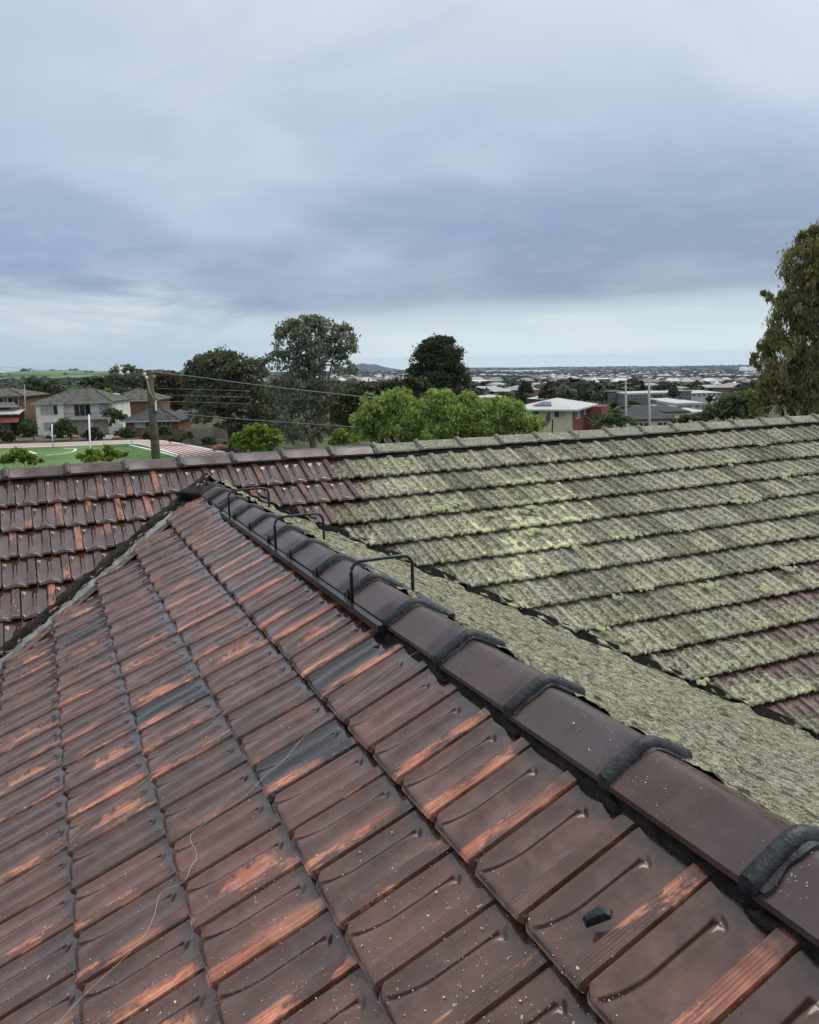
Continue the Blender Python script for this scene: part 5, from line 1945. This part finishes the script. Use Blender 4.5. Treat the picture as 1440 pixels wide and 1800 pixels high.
# far left house
D = 150.0
loc, rz = hframe(-62, D)
h4 = empty('brick_house', loc, rz); props(h4, 'partly seen brick house with upstairs veranda and orange awning at the left edge', 'house')
w4 = mpx(96, D); ze = zpx(0, 697, D); zt = zpx(0, 681, D + 5)
walls(h4, 0, w4, 0, 10, 0, ze - .1, GL['brown'])
mb = MB(); a, b = ridge_roof(mb, 0, w4, 0, 10, ze, zt - ze, .6); rf = mb.build('roof', GL['gtile'], h4)
ridge_line(rf, a, b, GL['gtile'], .14); ridge_line(rf, Vector((w4 + .6, -.6, ze)), b, GL['gtile'], .14)
zc = lambda py: zpx(0, py, D)
window(h4, mpx(70, D), mpx(88, D), zc(712), zc(700), 0, ['black', 'glass'], 1)
window(h4, mpx(48, D), mpx(62, D), zc(712), zc(700), 0, 'glass', 1)
mb = MB(); mb.box(mpx(40, D), -1.6, zc(716), w4 - .6, -.003, zc(714)); mb.build('veranda_floor', GL['fascia'], h4)
mb = MB()
for k in range(26):
    xx = mpx(42, D) + k * (w4 - .8 - mpx(42, D)) / 25
    mb.box(xx - .03, -1.55, zc(714), xx + .03, -1.5, zc(708.5))
mb.box(mpx(41, D), -1.56, zc(708.5), w4 - .7, -1.48, zc(707.8))
mb.build('veranda_rail', GL['pwhite'], h4)
window(h4, mpx(74, D), mpx(92, D), zc(723), zc(717), 0, 'curtain', 0)
mb = MB(); mb.quad(Vector((0, -3, zc(727))), Vector((w4 + .6, -3, zc(727))), Vector((w4 + .3, 0, zc(721))), Vector((0, 0, zc(721)))); mb.box(0, -3.06, zc(728.5), w4 + .6, -3.0, zc(726.5)); mb.build('porch_roof', GL['pwhite'], h4)
mb = MB(); mb.quad(Vector((mpx(60, D), -3.4, zc(742))), Vector((w4 + .4, -3.4, zc(742))), Vector((w4 + .2, -2.6, zc(734))), Vector((mpx(60, D), -2.6, zc(734)))); mb.build('awning', GL['awn'], h4)
mb = MB(); mb.box(mpx(70, D), -.06, .0, mpx(93, D), -.01, zc(740)); mb.build('carport_opening', GL['black'], h4)
mb = MB(); mb.box(mpx(66, D), -3.5, 0, mpx(68, D), -3.2, zc(733)); mb.build('porch_post', GL['awn'], h4)

# corner house, yellow and red brick under white metal
loc, rz = hframe(1007, 104, R(23.5))
A0 = flat(1007, 104)
h5 = empty('corner_house', (A0.x, A0.y, 0), -YAW + R(23.5) * 0)
props(h5, 'yellow and red brick corner house with white metal roof and solar panels', 'house')
h5.rotation_euler = (0, 0, -YAW)
ang = math.atan2(7.2, 3.4)                  # the red wall runs away to the right
ax = Vector((math.cos(ang), math.sin(ang), 0)); ay = Vector((-math.sin(ang), math.cos(ang), 0))
ze5 = zpx(1007, 720.5, 104); zt5 = zpx(1012, 699.5, 112)
LR, LY = 7.6, 8.2                            # lengths of red and yellow walls


def c5(a, b, z): v = ax * a + ay * b; return Vector((v.x, v.y, z))


def slab5(mb, a0, a1, b0, b1, z0, z1):
    i = len(mb.v)
    mb.v += [c5(a0, b0, z0), c5(a1, b0, z0), c5(a1, b1, z0), c5(a0, b1, z0), c5(a0, b0, z1), c5(a1, b0, z1), c5(a1, b1, z1), c5(a0, b1, z1)]
    for f in ((0, 3, 2, 1), (4, 5, 6, 7), (0, 1, 5, 4), (1, 2, 6, 5), (2, 3, 7, 6), (3, 0, 4, 7)):
        mb.f.append(tuple(i + q for q in f)); mb.m.append(0)


mb = MB(); slab5(mb, .25, LR, .02, LY, 0, ze5 - .1); mb.build('red_wall', GL['red'], h5)
mb = MB(); slab5(mb, .0, .245, .0, LY, 0, ze5 - .1); mb.build('yellow_wall', GL['yellow'], h5)
mb = MB(); slab5(mb, LR + .003, LR + 5, -2.2, LY - 1, 0, ze5 - .1); mb.build('rear_wing', GL['red'], h5)
mb = MB()
ov = .75
P_ = [c5(-ov, -ov, ze5), c5(LR + 4.6, -ov, ze5), c5(LR + 4.6, LY + ov, ze5), c5(-ov, LY + ov, ze5)]
r1 = c5(4.6, LY / 2, zt5); r2 = c5(LR + .4, LY / 2, zt5)
mb.quad(P_[0], P_[1], r2, r1); mb.tri(P_[1], P_[2], r2); mb.quad(P_[2], P_[3], r1, r2); mb.tri(P_[3], P_[0], r1)
slab5(mb, -ov, LR + 4.6, -ov, LY + ov, ze5 - .22, ze5 - .01)
mb.build('roof', GL['white'], h5)
mb = MB()
def rp5(s_, t_):  # on the yellow side roof plane
    p = P_[3].lerp(P_[0], s_); return p.lerp(r1, t_)
nn_ = (P_[0] - P_[3]).cross(r1 - P_[3]).normalized()
if nn_.z < 0: nn_ = -nn_
pan = None
for q in range(4):
    s0_, s1_ = .30 + q * .095, .30 + q * .095 + .09
    mbp = MB()
    c_ = [rp5(s0_, .30), rp5(s1_, .30), rp5(s1_ * .9 + .06, .66), rp5(s0_ * .9 + .06, .66)]
    mbp.v = [p + nn_ * .06 for p in c_] + [p + nn_ * .12 for p in c_]
    mbp.f = [(3, 2, 1, 0), (4, 5, 6, 7), (0, 1, 5, 4), (1, 2, 6, 5), (2, 3, 7, 6), (3, 0, 4, 7)]; mbp.m = [0] * 6
    mbp.build('solar_panel', GL['solar'], h5)


def win5(side, s0_, s1_, z0, z1, kinds):
    mbf = MB(); t = .08
    def BB(mm_, a, b, za, zb, d0, d1):
        if side == 'red': slab5(mm_, a, b, -d1, -d0, za, zb)
        else: slab5(mm_, -d1, -d0, a, b, za, zb)
    BB(mbf, s0_, s1_, z0 - t, z0, 0, .09); BB(mbf, s0_, s1_, z1, z1 + t, 0, .09); BB(mbf, s0_ - t, s0_, z0 - t, z1 + t, 0, .085); BB(mbf, s1_, s1_ + t, z0 - t, z1 + t, 0, .085)
    k = len(kinds)
    for q in range(1, k): xx = s0_ + (s1_ - s0_) * q / k; BB(mbf, xx - .04, xx + .04, z0, z1, 0, .08)
    f = mbf.build('window', GL['frame'], h5)
    for q in range(k):
        m_ = MB(); BB(m_, s0_ + (s1_ - s0_) * q / k + .04, s0_ + (s1_ - s0_) * (q + 1) / k - .04, z0 + .002, z1 - .002, .012, .03)
        m_.build('pane', GL[kinds[q]], f)


z_ = lambda py: zpx(1007, py, 104)
win5('red', 1.7, 4.1, z_(739), z_(723), ['glass', 'curtain', 'curtain'])
win5('red', 6.4, 7.4, z_(736), z_(722), ['curtain'])
win5('yellow', .9, 2.3, z_(735), z_(724.5), ['curtain', 'glass'])
win5('yellow', 4.4, 5.8, z_(732), z_(723), ['glass', 'curtain'])
win5('yellow', 6.6, 7.3, z_(728), z_(722), ['glass', 'glass'])

# satellite dish seen from the side, standing on a pole before the yellow wall
dc = at(967, 737, 36)
ds = empty('satellite_dish', (dc.x, dc.y, 5)); props(ds, 'dark satellite dish seen edge on before the yellow wall', 'satellite dish')
mb = MB(); c = dc - ds.location
nd = (HR * -.85 + Vector((0, 0, .45)) - HF * .25).normalized(); ta = nd.cross(HF).normalized(); tb = nd.cross(ta)
ring0 = None; nd = (HR * -.97 + Vector((0, 0, .22)) - HF * .10).normalized(); ta = nd.cross(HF).normalized(); tb = nd.cross(ta)
for a in range(5):
    rr = .33 * a / 4
    for q in range(16):
        an = 2 * math.pi * q / 16
        mb.v.append(c + (ta * math.cos(an) + tb * math.sin(an)) * rr + nd * (.10 * (a / 4) ** 2))
for a in range(4):
    for q in range(16):
        mb.f.append((a * 16 + q, (a + 1) * 16 + q, (a + 1) * 16 + (q + 1) % 16, a * 16 + (q + 1) % 16)); mb.m.append(0)
mb.build('reflector', simple('dish_grey', (.05, .05, .05), .5), ds, True)
mb = MB(); mb.tube([(c.x, c.y, 0), c - nd * .12, c], .03, 8); mb.build('mast', M_STEEL, ds)
mb = MB(); mb.tube([c - tb * .4 + nd * .1, c + nd * .45], .012, 6); mb.build('feed_arm', M_STEEL, ds)


def shed(name, label, cat, px0, px1, ytop, ybot, dist, depth, wall_m, roof_m, roof_px=3, gable=False, wins=0, ov=.3):
    """a low building: front between two columns, wall from ybot up to ytop, thin or pitched roof above"""
    g = flat(px0, dist)
    pxm = (px0 + px1) / 2
    gz = min(float(terr(g.x, g.y)), zpx(pxm, ybot, dist)) - .5
    e = empty(name, (g.x, g.y, gz), -YAW); props(e, label, cat)
    w_ = mpx(px1 - px0, dist)
    z1 = zpx(pxm, ytop, dist) - gz
    walls(e, 0, w_, 0, depth, 0, z1, wall_m)
    rh = mpx(roof_px, dist)
    mb = MB()
    if gable: a, b = ridge_roof(mb, 0, w_, 0, depth, z1 + .18, rh, ov)
    else: mb.box(-ov, -ov, z1 + .003, w_ + ov, depth + ov, z1 + rh)
    mb.build('roof', roof_m, e)
    zb = zpx(pxm, ybot, dist) - gz
    for q in range(wins):
        x0 = w_ * (q + .25) / wins; x1 = w_ * (q + .75) / wins
        window(e, x0, x1, zb + (z1 - zb) * .35, zb + (z1 - zb) * .8, 0, 'glass', 1)
    return e


shed('low_house', 'low house with dark charcoal hip roof behind the two thin power poles', 'house', 1118, 1186, 741, 760, 72, 7, GL['cream2'], GL['dtile'], 19, True, 2)
shed('low_house', 'small dark hip roofed house right of the charcoal roof', 'house', 1176, 1212, 727, 745, 88, 7, GL['yellow'], GL['dtile'], 8, True, 2)
shed('carport', 'white flat roofed carport between the small dark roof and the white flowering shrub', 'carport', 1196, 1246, 729, 742, 96, 7, GL['pwhite'], GL['white'], 4, False, 2)
shed('white_shed', 'white walled shed with a high flat roof above the carport', 'shed', 1192, 1238, 713, 722, 125, 9, GL['pwhite'], GL['white'], 4, False, 3)
shed('tank_row', 'pair of pale green and white water tanks left of the white shed', 'tank', 1161, 1176, 715.5, 724, 112, 3, GL['frame'], GL['white'], 1.2, False, 0)
shed('tank_row', 'pale aqua shed wall between the water tanks and the white shed', 'shed', 1177, 1190, 716.5, 724, 110, 3, simple('aqua_sheet', (.30, .50, .46), .5), GL['white'], 1.2, False, 0)
shed('long_building', 'long low grey building with a thin white roof line behind the power poles', 'building', 1104, 1178, 694, 702, 215, 12, GL['grey'], GL['white'], 3, False, 9)
shed('hall', 'blocky dark grey hall right of the long low building', 'building', 1198, 1218, 689, 702, 235, 12, GL['grey'], GL['grey'], 1.5, False, 2)
shed('hall', 'white fronted hall joined to the left side of the dark grey hall', 'building', 1184, 1197, 693, 704, 232, 12, GL['grey'], GL['white'], 3, False, 1)
shed('warehouse', 'wide pale warehouse right of the dark grey hall', 'building', 1219, 1272, 692, 699, 260, 20, GL['pwhite'], GL['white'], 1.8, True, 6)
shed('low_house', 'mid grey flat roofed house under the long building, beside a green tree', 'house', 1166, 1198, 706, 712, 175, 9, GL['grey'], GL['white'], 2, False, 3)
shed('low_house', 'grey tiled roof half hidden right of the bright feathery tree', 'house', 868, 912, 716, 730, 120, 9, GL['brown'], GL['gtile'], 11, True, 2)
shed('low_house', 'second grey tiled roof above the bright feathery tree', 'house', 838, 872, 714, 728, 128, 9, GL['brown'], GL['gtile'], 7, True, 2)
shed('low_house', 'pale roofed house seen in the gap right of the round dark tree', 'house', 846, 884, 700, 706, 210, 9, GL['pwhite'], GL['white'], 3, True, 3)
shed('grey_shed', 'pale grey flat sided building left of the long low building', 'building', 1072, 1100, 690, 700, 225, 10, GL['grey'], GL['gtile'], 1.5, False, 3)

mtree = [(925, 682, 15, 17, 250, 'cypress', 'dark cone shaped tree left of the white roofed corner house'), (1060, 694, 18, 10, 230, 'gum_dark', 'dark spreading tree above the corner house roof'),
         (1158, 703, 14, 12, 190, 'green', 'green tree between the long building and the aqua shed'), (1225, 678, 10, 12, 420, 'gum_dark', 'dark tree standing above the wide pale warehouse'),
         (1278, 678, 9, 13, 420, 'gum_dark', 'dark tall tree left of the bronze gum beyond the warehouse'), (1185, 690, 12, 8, 210, 'shrub', 'dark tree against the hall'),
         (1110, 712, 20, 8, 160, 'shrub', 'grey green trees below the long building'), (1250, 700, 10, 5, 240, 'gum_dark', 'small dark tree before the warehouse'), (960, 694, 14, 8, 260, 'olive', 'olive tree behind the corner house, left side'),
         (1000, 686, 14, 8, 300, 'shrub', 'dull tree directly behind the corner house ridge'), (885, 694, 14, 6, 260, 'gum_dark', 'dark low tree right of the round dark tree')]
for i, (px, py, w_, h_, d_, key, lb) in enumerate(mtree):
    tree('garden_tree', lb, [(px, py, w_ * .7, h_ * .7), (px - w_ * .45, py + h_ * .2, w_ * .5, h_ * .6), (px + w_ * .45, py + h_ * .2, w_ * .5, h_ * .6), (px, py + h_ * .5, w_ * .8, h_ * .5)], d_, key, d_ * .0022, 1000, 70 + i, trunk_r=.3, csize=.2)


# fences and gate
def fence(px0, px1, d0, d1, h_, mt, label, posts=8):
    a = flat(px0, d0); b = flat(px1, d1)
    e = empty('paling_fence', tuple(a)); props(e, label, 'fence')
    L_ = (b - a).length; dv = (b - a).normalized(); nv = Vector((dv.y, -dv.x, 0))
    e.rotation_euler = (0, 0, math.atan2(dv.y, dv.x))
    k = int(L_ / .14); mb = MB(); rr = random.Random(int(px0))
    for i in range(k):
        mb.box(i * .14, -.01, .05, i * .14 + .125, .01, h_ + rr.uniform(-.04, .04))
    o = mb.build('palings', mt, e); o['kind'] = 'stuff'
    for z0 in (.4, h_ - .4):
        mb = MB(); mb.box(0, .012, z0, L_, .06, z0 + .08); mb.build('rail', mt, e)
    for i in range(posts):
        x = L_ * i / (posts - 1); mb = MB(); mb.box(x - .06, .062, 0, x + .06, .17, h_ + .05); mb.build('post', mt, e)


fence(238, 316, 137, 131, 1.75, GL['dtimber'], 'brown timber paling fence before the low red brick house')
fence(316, 372, 131, 134, 1.8, GL['timber'], 'pale weathered paling fence left of the broad gum')
fence(372, 470, 134, 128, 1.6, GL['timber'], 'pale fence seen under the crown of the broad gum')
g = flat(188, 147); e = empty('side_gate', tuple(g), -YAW); props(e, 'pale double gate between the cream house and the brown brick house', 'gate')
for q in range(2):
    mb = MB(); mb.box(q * 1.0, 0, .1, q * 1.0 + .96, .05, 1.95); gl = mb.build('gate_leaf', GL['frame'], e)
    mb = MB(); mb.box(q * 1.0 + (.82 if q == 0 else .08), -.05, 1.0, q * 1.0 + (.88 if q == 0 else .14), -.003, 1.15); mb.build('handle', M_STEEL, gl)
ground_poly('driveway', [(178, 771), (212, 771), (207, 764), (188, 764)], .035, M_CONC, 'pale concrete driveway before the side gate')

# car parked by the garage: a small white hatchback seen from the side
g = flat(64, 141)
car = empty('parked_car', tuple(g), -YAW); props(car, 'white hatchback parked before the cream house, half behind street trees', 'car')
M_CARP = simple('white_car_paint', (.70, .71, .72), .25, .5, .03)
mb = MB()
sil = [(0, .35), (.05, .75), (.9, .92), (1.35, 1.38), (2.6, 1.45), (3.35, 1.30), (3.85, .95), (4.0, .8), (4.0, .35)]
for yy in (0, 1.7):
    for (x, z) in sil: mb.v.append((x, yy + (.15 if z > 1 and yy == 0 else (-.15 if z > 1 else 0)), z))
k = len(sil)
mb.f = [tuple(range(k)), tuple(reversed(range(k, 2 * k)))] + [(i, i + k, (i + 1) % k + k, (i + 1) % k) for i in range(k)]; mb.m = [0] * len(mb.f)
mb.build('body', M_CARP, car)
for (x0, x1) in ((1.15, 2.0), (2.08, 3.2)):
    mb = MB(); mb.v = [(x0 + .1, .07, .95), (x1 - .02, .07, .95), (x1 - .12, .115, 1.33), (x0 + .35, .115, 1.33)]; mb.f = [(0, 1, 2, 3)]; mb.m = [0]; mb.build('side_window', GL['glass'], car)
for x in (.8, 3.2):
    mb = MB(); mb.tube([(x, -.04, .32), (x, .18, .32)], .32, 14); wl = mb.build('wheel', M_STEEL, car, True)
    mb = MB(); mb.tube([(x, -.055, .32), (x, -.042, .32)], .18, 10); mb.build('rim', M_FLASH, wl)
# boulders along the garden bed
for i, (px, py, r_) in enumerate([(45, 769, .7), (258, 771, .5), (388, 791, .75), (205, 772, .5), (86, 770, .45), (132, 770, .5)]):
    g = at_z(px, py, 0)
    o = lump('boulder', None, (0, 0, 0), r_ * 1.5, r_, r_ * .7, simple('sandstone', (.30, .18, .11), .9, .1, .3, 3), 20 + i, rough=.14)
    o.location = (g.x, g.y, r_ * .35)
    props(o, ['sandstone boulder left of the street trees', 'sandstone boulder left of the utility pole', 'orange sandstone boulder under the broad gum', 'flat boulder by the side gate driveway', 'small boulder between the two street trees', 'small boulder under the dark street tree'][i], 'boulder')


# ================================================================== SUBURB ON THE PLAIN
def attr_col_mat(name, rough=.9, mul=1.0):
    mm, n = mat(name)
    n.bsdf(n.attr('tint')[0], rough, .15)
    return mm


M_FARLEAF = attr_col_mat('distant_foliage')
M_FARHOUSE = attr_col_mat('distant_roofs_and_walls', .7)


def blob_tree_mesh(name, seed, n=240):
    """a small crown made of leaf clumps, for trees hundreds of metres off; unit size"""
    rs = np.random.RandomState(seed)
    d = rs.normal(size=(n, 3)); d /= np.linalg.norm(d, axis=1)[:, None]; d[:, 2] = np.abs(d[:, 2]) * .9 - .12
    lob = 1 + .25 * vnoise(d[:, 0] * 3, d[:, 1] * 3 + d[:, 2] * 2, seed, 2)
    P = d * lob[:, None] * np.array([.5, .5, .48]) * rs.uniform(.75, 1.0, n)[:, None] + np.array([0, 0, .5])
    nrm = d + rs.normal(0, .35, (n, 3)); nrm /= np.linalg.norm(nrm, axis=1)[:, None]
    a = np.cross(nrm, rs.normal(size=(n, 3))); a /= np.linalg.norm(a, axis=1)[:, None]; b = np.cross(nrm, a)
    s = rs.uniform(.05, .11, n)[:, None]
    V = np.stack([P - a * s, P + b * s, P + a * s, P - b * s], 1).reshape(-1, 3)
    F = np.arange(4 * n).reshape(n, 4)
    me = np_mesh(name, V, F, [M_FARLEAF], False)
    base = np.array([[.035, .048, .028], [.055, .068, .036], [.075, .080, .05], [.048, .052, .035], [.06, .10, .03]][seed % 5])
    c = base[None] * rs.uniform(.6, 1.5, (n, 1)); c = np.concatenate([c, np.ones((n, 1))], 1)
    at_ = me.attributes.new('tint', 'FLOAT_COLOR', 'FACE'); at_.data.foreach_set('color', c.astype(np.float32).ravel())
    return me


def far_house_mesh(name, seed):
    rs = np.random.RandomState(seed)
    mb = MB(); w_, d_, h_ = rs.uniform(12, 20), rs.uniform(8, 12), rs.choice([2.8, 2.8, 5.4])
    mb.box(0, 0, -3, w_, d_, h_)
    nb = len(mb.f)
    ridge_roof(mb, 0, w_, 0, d_, h_ + .17, rs.uniform(1.4, 2.4), .5)
    nr = len(mb.f)
    for q in range(3): mb.box(w_ * (q + .2) / 3, -.06, 1.0, w_ * (q + .65) / 3, -.01, 2.2)
    me = bpy.data.meshes.new(name); me.from_pydata([tuple(v) for v in mb.v], [], mb.f); me.materials.append(M_FARHOUSE)
    wi, ri = rs.randint(5), rs.randint(6)
    wallc = [(.45, .42, .36), (.30, .16, .11), (.55, .55, .53), (.40, .34, .25), (.60, .58, .52)][wi]
    roofc = [(.30, .29, .27), (.38, .39, .39), (.17, .09, .065), (.08, .08, .08), (.28, .28, .27), (.52, .53, .54)][ri]
    c = [wallc] * nb + [roofc] * (nr - nb) + [(.05, .06, .07)] * (len(mb.f) - nr)
    c = np.concatenate([np.array(c), np.ones((len(c), 1))], 1)
    at_ = me.attributes.new('tint', 'FLOAT_COLOR', 'FACE'); at_.data.foreach_set('color', c.astype(np.float32).ravel())
    me['look'] = ['grey', 'pale metal', 'terracotta', 'charcoal', 'light grey', 'white'][ri] + ' roof and ' + ['cream', 'brown brick', 'white', 'tan', 'pale'][wi] + ' walls'
    me.update()
    return me


ht = [far_house_mesh('distant_house', 100 + q) for q in range(8)]
tt_ = [blob_tree_mesh('distant_tree', q) for q in range(8)]
TONE = {m_.name: ['very dark', 'dark green', 'olive grey', 'dull brown green', 'fresh green'][q % 5] for q, m_ in enumerate(tt_)}
rs = np.random.RandomState(21)


def spot(rmin, rmax, tmin, tmax):
    r = math.exp(rs.uniform(math.log(rmin), math.log(rmax)))
    t = rs.uniform(tmin, tmax)
    P = HF * r + HR * (r * t)
    return P.x, P.y, r, t


placed = 0
while placed < 95:
    x, y, r, t = spot(290, 1100, -.06, .47)
    o = bpy.data.objects.new('suburban_house', ht[rs.randint(8)]); link(o)
    o.location = (x, y, float(terr(x, y)) + .2); o.rotation_euler = (0, 0, -YAW + rs.uniform(-.7, .7) + (math.pi if rs.rand() < .3 else 0))
    props(o, ('two' if False else 'small') + ' house with ' + o.data['look'] + ' in the suburb on the plain', 'house', 'houses of the suburb beyond the roof'); placed += 1
placed = 0
while placed < 34:
    x, y, r, t = spot(200, 700, -.60, -.10)
    if r < 260 and t > -.34: continue
    o = bpy.data.objects.new('suburban_house', ht[rs.randint(8)]); link(o)
    o.location = (x, y, float(terr(x, y)) + .2); o.rotation_euler = (0, 0, -YAW + rs.uniform(-.7, .7))
    props(o, 'house with ' + o.data['look'] + ' behind the houses by the sports field', 'house', 'houses behind the sports field'); placed += 1
placed = 0
while placed < 280:
    left = placed % 5 == 0
    x, y, r, t = spot(230, 800, -.6, -.12) if left else spot(250, 1000, -.07, .47)
    o = bpy.data.objects.new('suburban_tree', tt_[rs.randint(8)]); link(o)
    k = rs.uniform(6, 12)
    o.location = (x, y, float(terr(x, y)) - .5); o.scale = (k * rs.uniform(.9, 1.4), k * rs.uniform(.9, 1.4), k * rs.uniform(.7, 1.05)); o.rotation_euler = (0, 0, rs.uniform(0, 6.28))
    props(o, TONE[o.data.name] + (' tree of the suburb behind the sports field' if left else ' tree among the suburb houses on the plain'), 'tree', 'trees behind the sports field' if left else 'trees of the suburb beyond the roof'); placed += 1


def far_mass():
    # everything farther than about a kilometre, in two joined masses
    n = 15000
    r = np.exp(rs.uniform(np.log(900), np.log(12500), n)); t = rs.uniform(-.62, .56, n)
    keep = ~((t < -.20) & (r > 2600) & (rs.rand(n) < .93))
    r, t = r[keep], t[keep]; n = len(r)
    X = HF.x * r + HR.x * r * t; Y = HF.y * r + HR.y * r * t; Z = terr(X, Y)
    m_ = 12
    wd = rs.uniform(7, 16, n) * np.clip(r / 2200, 1, 2.6); hg = rs.uniform(6, 12, n) * np.clip(r / 5000, 1, 1.25)
    d = rs.normal(size=(n, m_, 3)); d /= np.linalg.norm(d, axis=2)[..., None]; d[..., 2] = np.abs(d[..., 2])
    P = np.stack([X, Y, Z], 1)[:, None, :] + d * rs.uniform(.6, 1.0, (n, m_, 1)) * np.stack([wd, wd, hg], 1)[:, None, :] * .75
    nr = d + rs.normal(0, .3, d.shape); nr[..., 2] += .3; nr /= np.linalg.norm(nr, axis=2)[..., None]
    a = np.cross(nr, rs.normal(size=nr.shape)); a /= np.linalg.norm(a, axis=2)[..., None]; b = np.cross(nr, a)
    s = (wd[:, None, None] * rs.uniform(.22, .42, (n, m_, 1)))
    V = np.stack([P - a * s, P + b * s, P + a * s, P - b * s], 2).reshape(-1, 3)
    F = np.arange(len(V)).reshape(-1, 4)
    me = np_mesh('distant_trees', V, F, [M_FARLEAF], False)
    pal = np.array([[.036, .050, .030], [.050, .068, .038], [.070, .082, .050], [.052, .057, .040], [.060, .088, .038]])
    c = pal[rs.randint(0, 5, n)][:, None, :] * rs.uniform(.6, 1.5, (n, m_, 1))
    c = np.concatenate([c, np.ones((n, m_, 1))], 2)
    at_ = me.attributes.new('tint', 'FLOAT_COLOR', 'FACE'); at_.data.foreach_set('color', c.astype(np.float32).ravel())
    o = bpy.data.objects.new('distant_trees', me); props(o, 'tree cover of the far suburbs', None, None, 'stuff'); link(o)
    # roofs
    n = 2600
    r = np.exp(rs.uniform(np.log(1000), np.log(12000), n)); t = rs.uniform(-.20, .56, n)
    cl = vnoise(r / 500, t * 18, 3, 2)
    keep = cl > -.25; r, t = r[keep], t[keep]; n = len(r)
    X = HF.x * r + HR.x * r * t; Y = HF.y * r + HR.y * r * t; Z = terr(X, Y)
    big = rs.rand(n) < .06
    wd = rs.uniform(6, 12, n) * np.clip(r / 3500, 1, 2.0); wd = np.where(big, wd * rs.uniform(2.2, 4.5, n), wd); dp = rs.uniform(5, 8, n) * np.where(big, 2.5, 1); hg = rs.uniform(5.0, 9.0, n)
    an = -YAW + rs.uniform(-.5, .5, n)
    ca, sa = np.cos(an), np.sin(an)
    V = []
    for (u_, v_, w_) in ((-1, -1, 0), (1, -1, 0), (1, 1, 0), (-1, 1, 0), (-1, -1, 1), (1, -1, 1), (1, 1, 1), (-1, 1, 1), (-.5, 0, 1.45), (.5, 0, 1.45)):
        V.append(np.stack([X + ca * u_ * wd - sa * v_ * dp, Y + sa * u_ * wd + ca * v_ * dp, Z + hg * np.where(w_ > 1, np.where(big, 1.08, w_), w_)], 1))
    V = np.stack(V, 1)
    quads = np.array([(0, 1, 5, 4), (1, 2, 6, 5), (2, 3, 7, 6), (3, 0, 4, 7), (4, 5, 9, 8), (6, 7, 8, 9), (5, 6, 9, 9), (7, 4, 8, 8)])
    tri = np.array([(5, 6, 9), (7, 4, 8)])
    off = (np.arange(n) * 10)[:, None, None]
    Fq = (quads[None, :6] + off).reshape(-1, 4); Ft = (tri[None] + off).reshape(-1, 3)
    me = bpy.data.meshes.new('distant_roofs')
    me.from_pydata(V.reshape(-1, 3).tolist(), [], Fq.tolist() + Ft.tolist()); me.materials.append(M_FARHOUSE)
    wc = np.array([(.28, .26, .22), (.16, .10, .08), (.36, .36, .34), (.22, .21, .20)])[rs.randint(0, 4, n)]
    rc = np.array([(.20, .19, .18), (.42, .42, .42), (.16, .09, .07), (.08, .08, .08), (.26, .26, .25), (.60, .60, .61)])[rs.randint(0, 6, n)]
    rc = np.where(big[:, None], np.array([[.74, .75, .76]]), rc)
    c = np.concatenate([np.concatenate([np.repeat(wc[:, None], 4, 1), np.repeat(rc[:, None], 2, 1)], 1).reshape(-1, 3), np.repeat(rc[:, None], 2, 1).reshape(-1, 3)])
    c = np.concatenate([c, np.ones((len(c), 1))], 1)
    at_ = me.attributes.new('tint', 'FLOAT_COLOR', 'FACE'); at_.data.foreach_set('color', c.astype(np.float32).ravel())
    o = bpy.data.objects.new('distant_roofs', me); props(o, 'roofs of the far suburbs', None, None, 'stuff'); link(o)


far_mass()

# two white storage tanks on the far rise
M_TANK = simple('white_tank_paint', (.78, .78, .77), .5, .3, .04)
for i, (px, py, w_) in enumerate(((1307, 645.5, 7), (1325, 645, 9))):
    d_ = 5200.0
    c = at(px, py, d_); r_ = mpx(w_, d_)
    e = empty('storage_tank', (c.x, c.y, c.z - r_ * .3)); props(e, ['smaller', 'larger'][i] + ' white domed tank on the far rise beside the bronze gum', 'storage tank')
    mb = MB(); mb.tube([(0, 0, -60), (0, 0, r_ * .25)], r_, 20); mb.build('shell', M_TANK, e, True)
    mb = MB(); mb.tube([(0, 0, r_ * .25), (0, 0, r_ * .36), (0, 0, r_ * .42)], [r_ * 1.0, r_ * .6, r_ * .1], 20); mb.build('dome', M_TANK, e, True)
print('objects', len(bpy.data.objects))
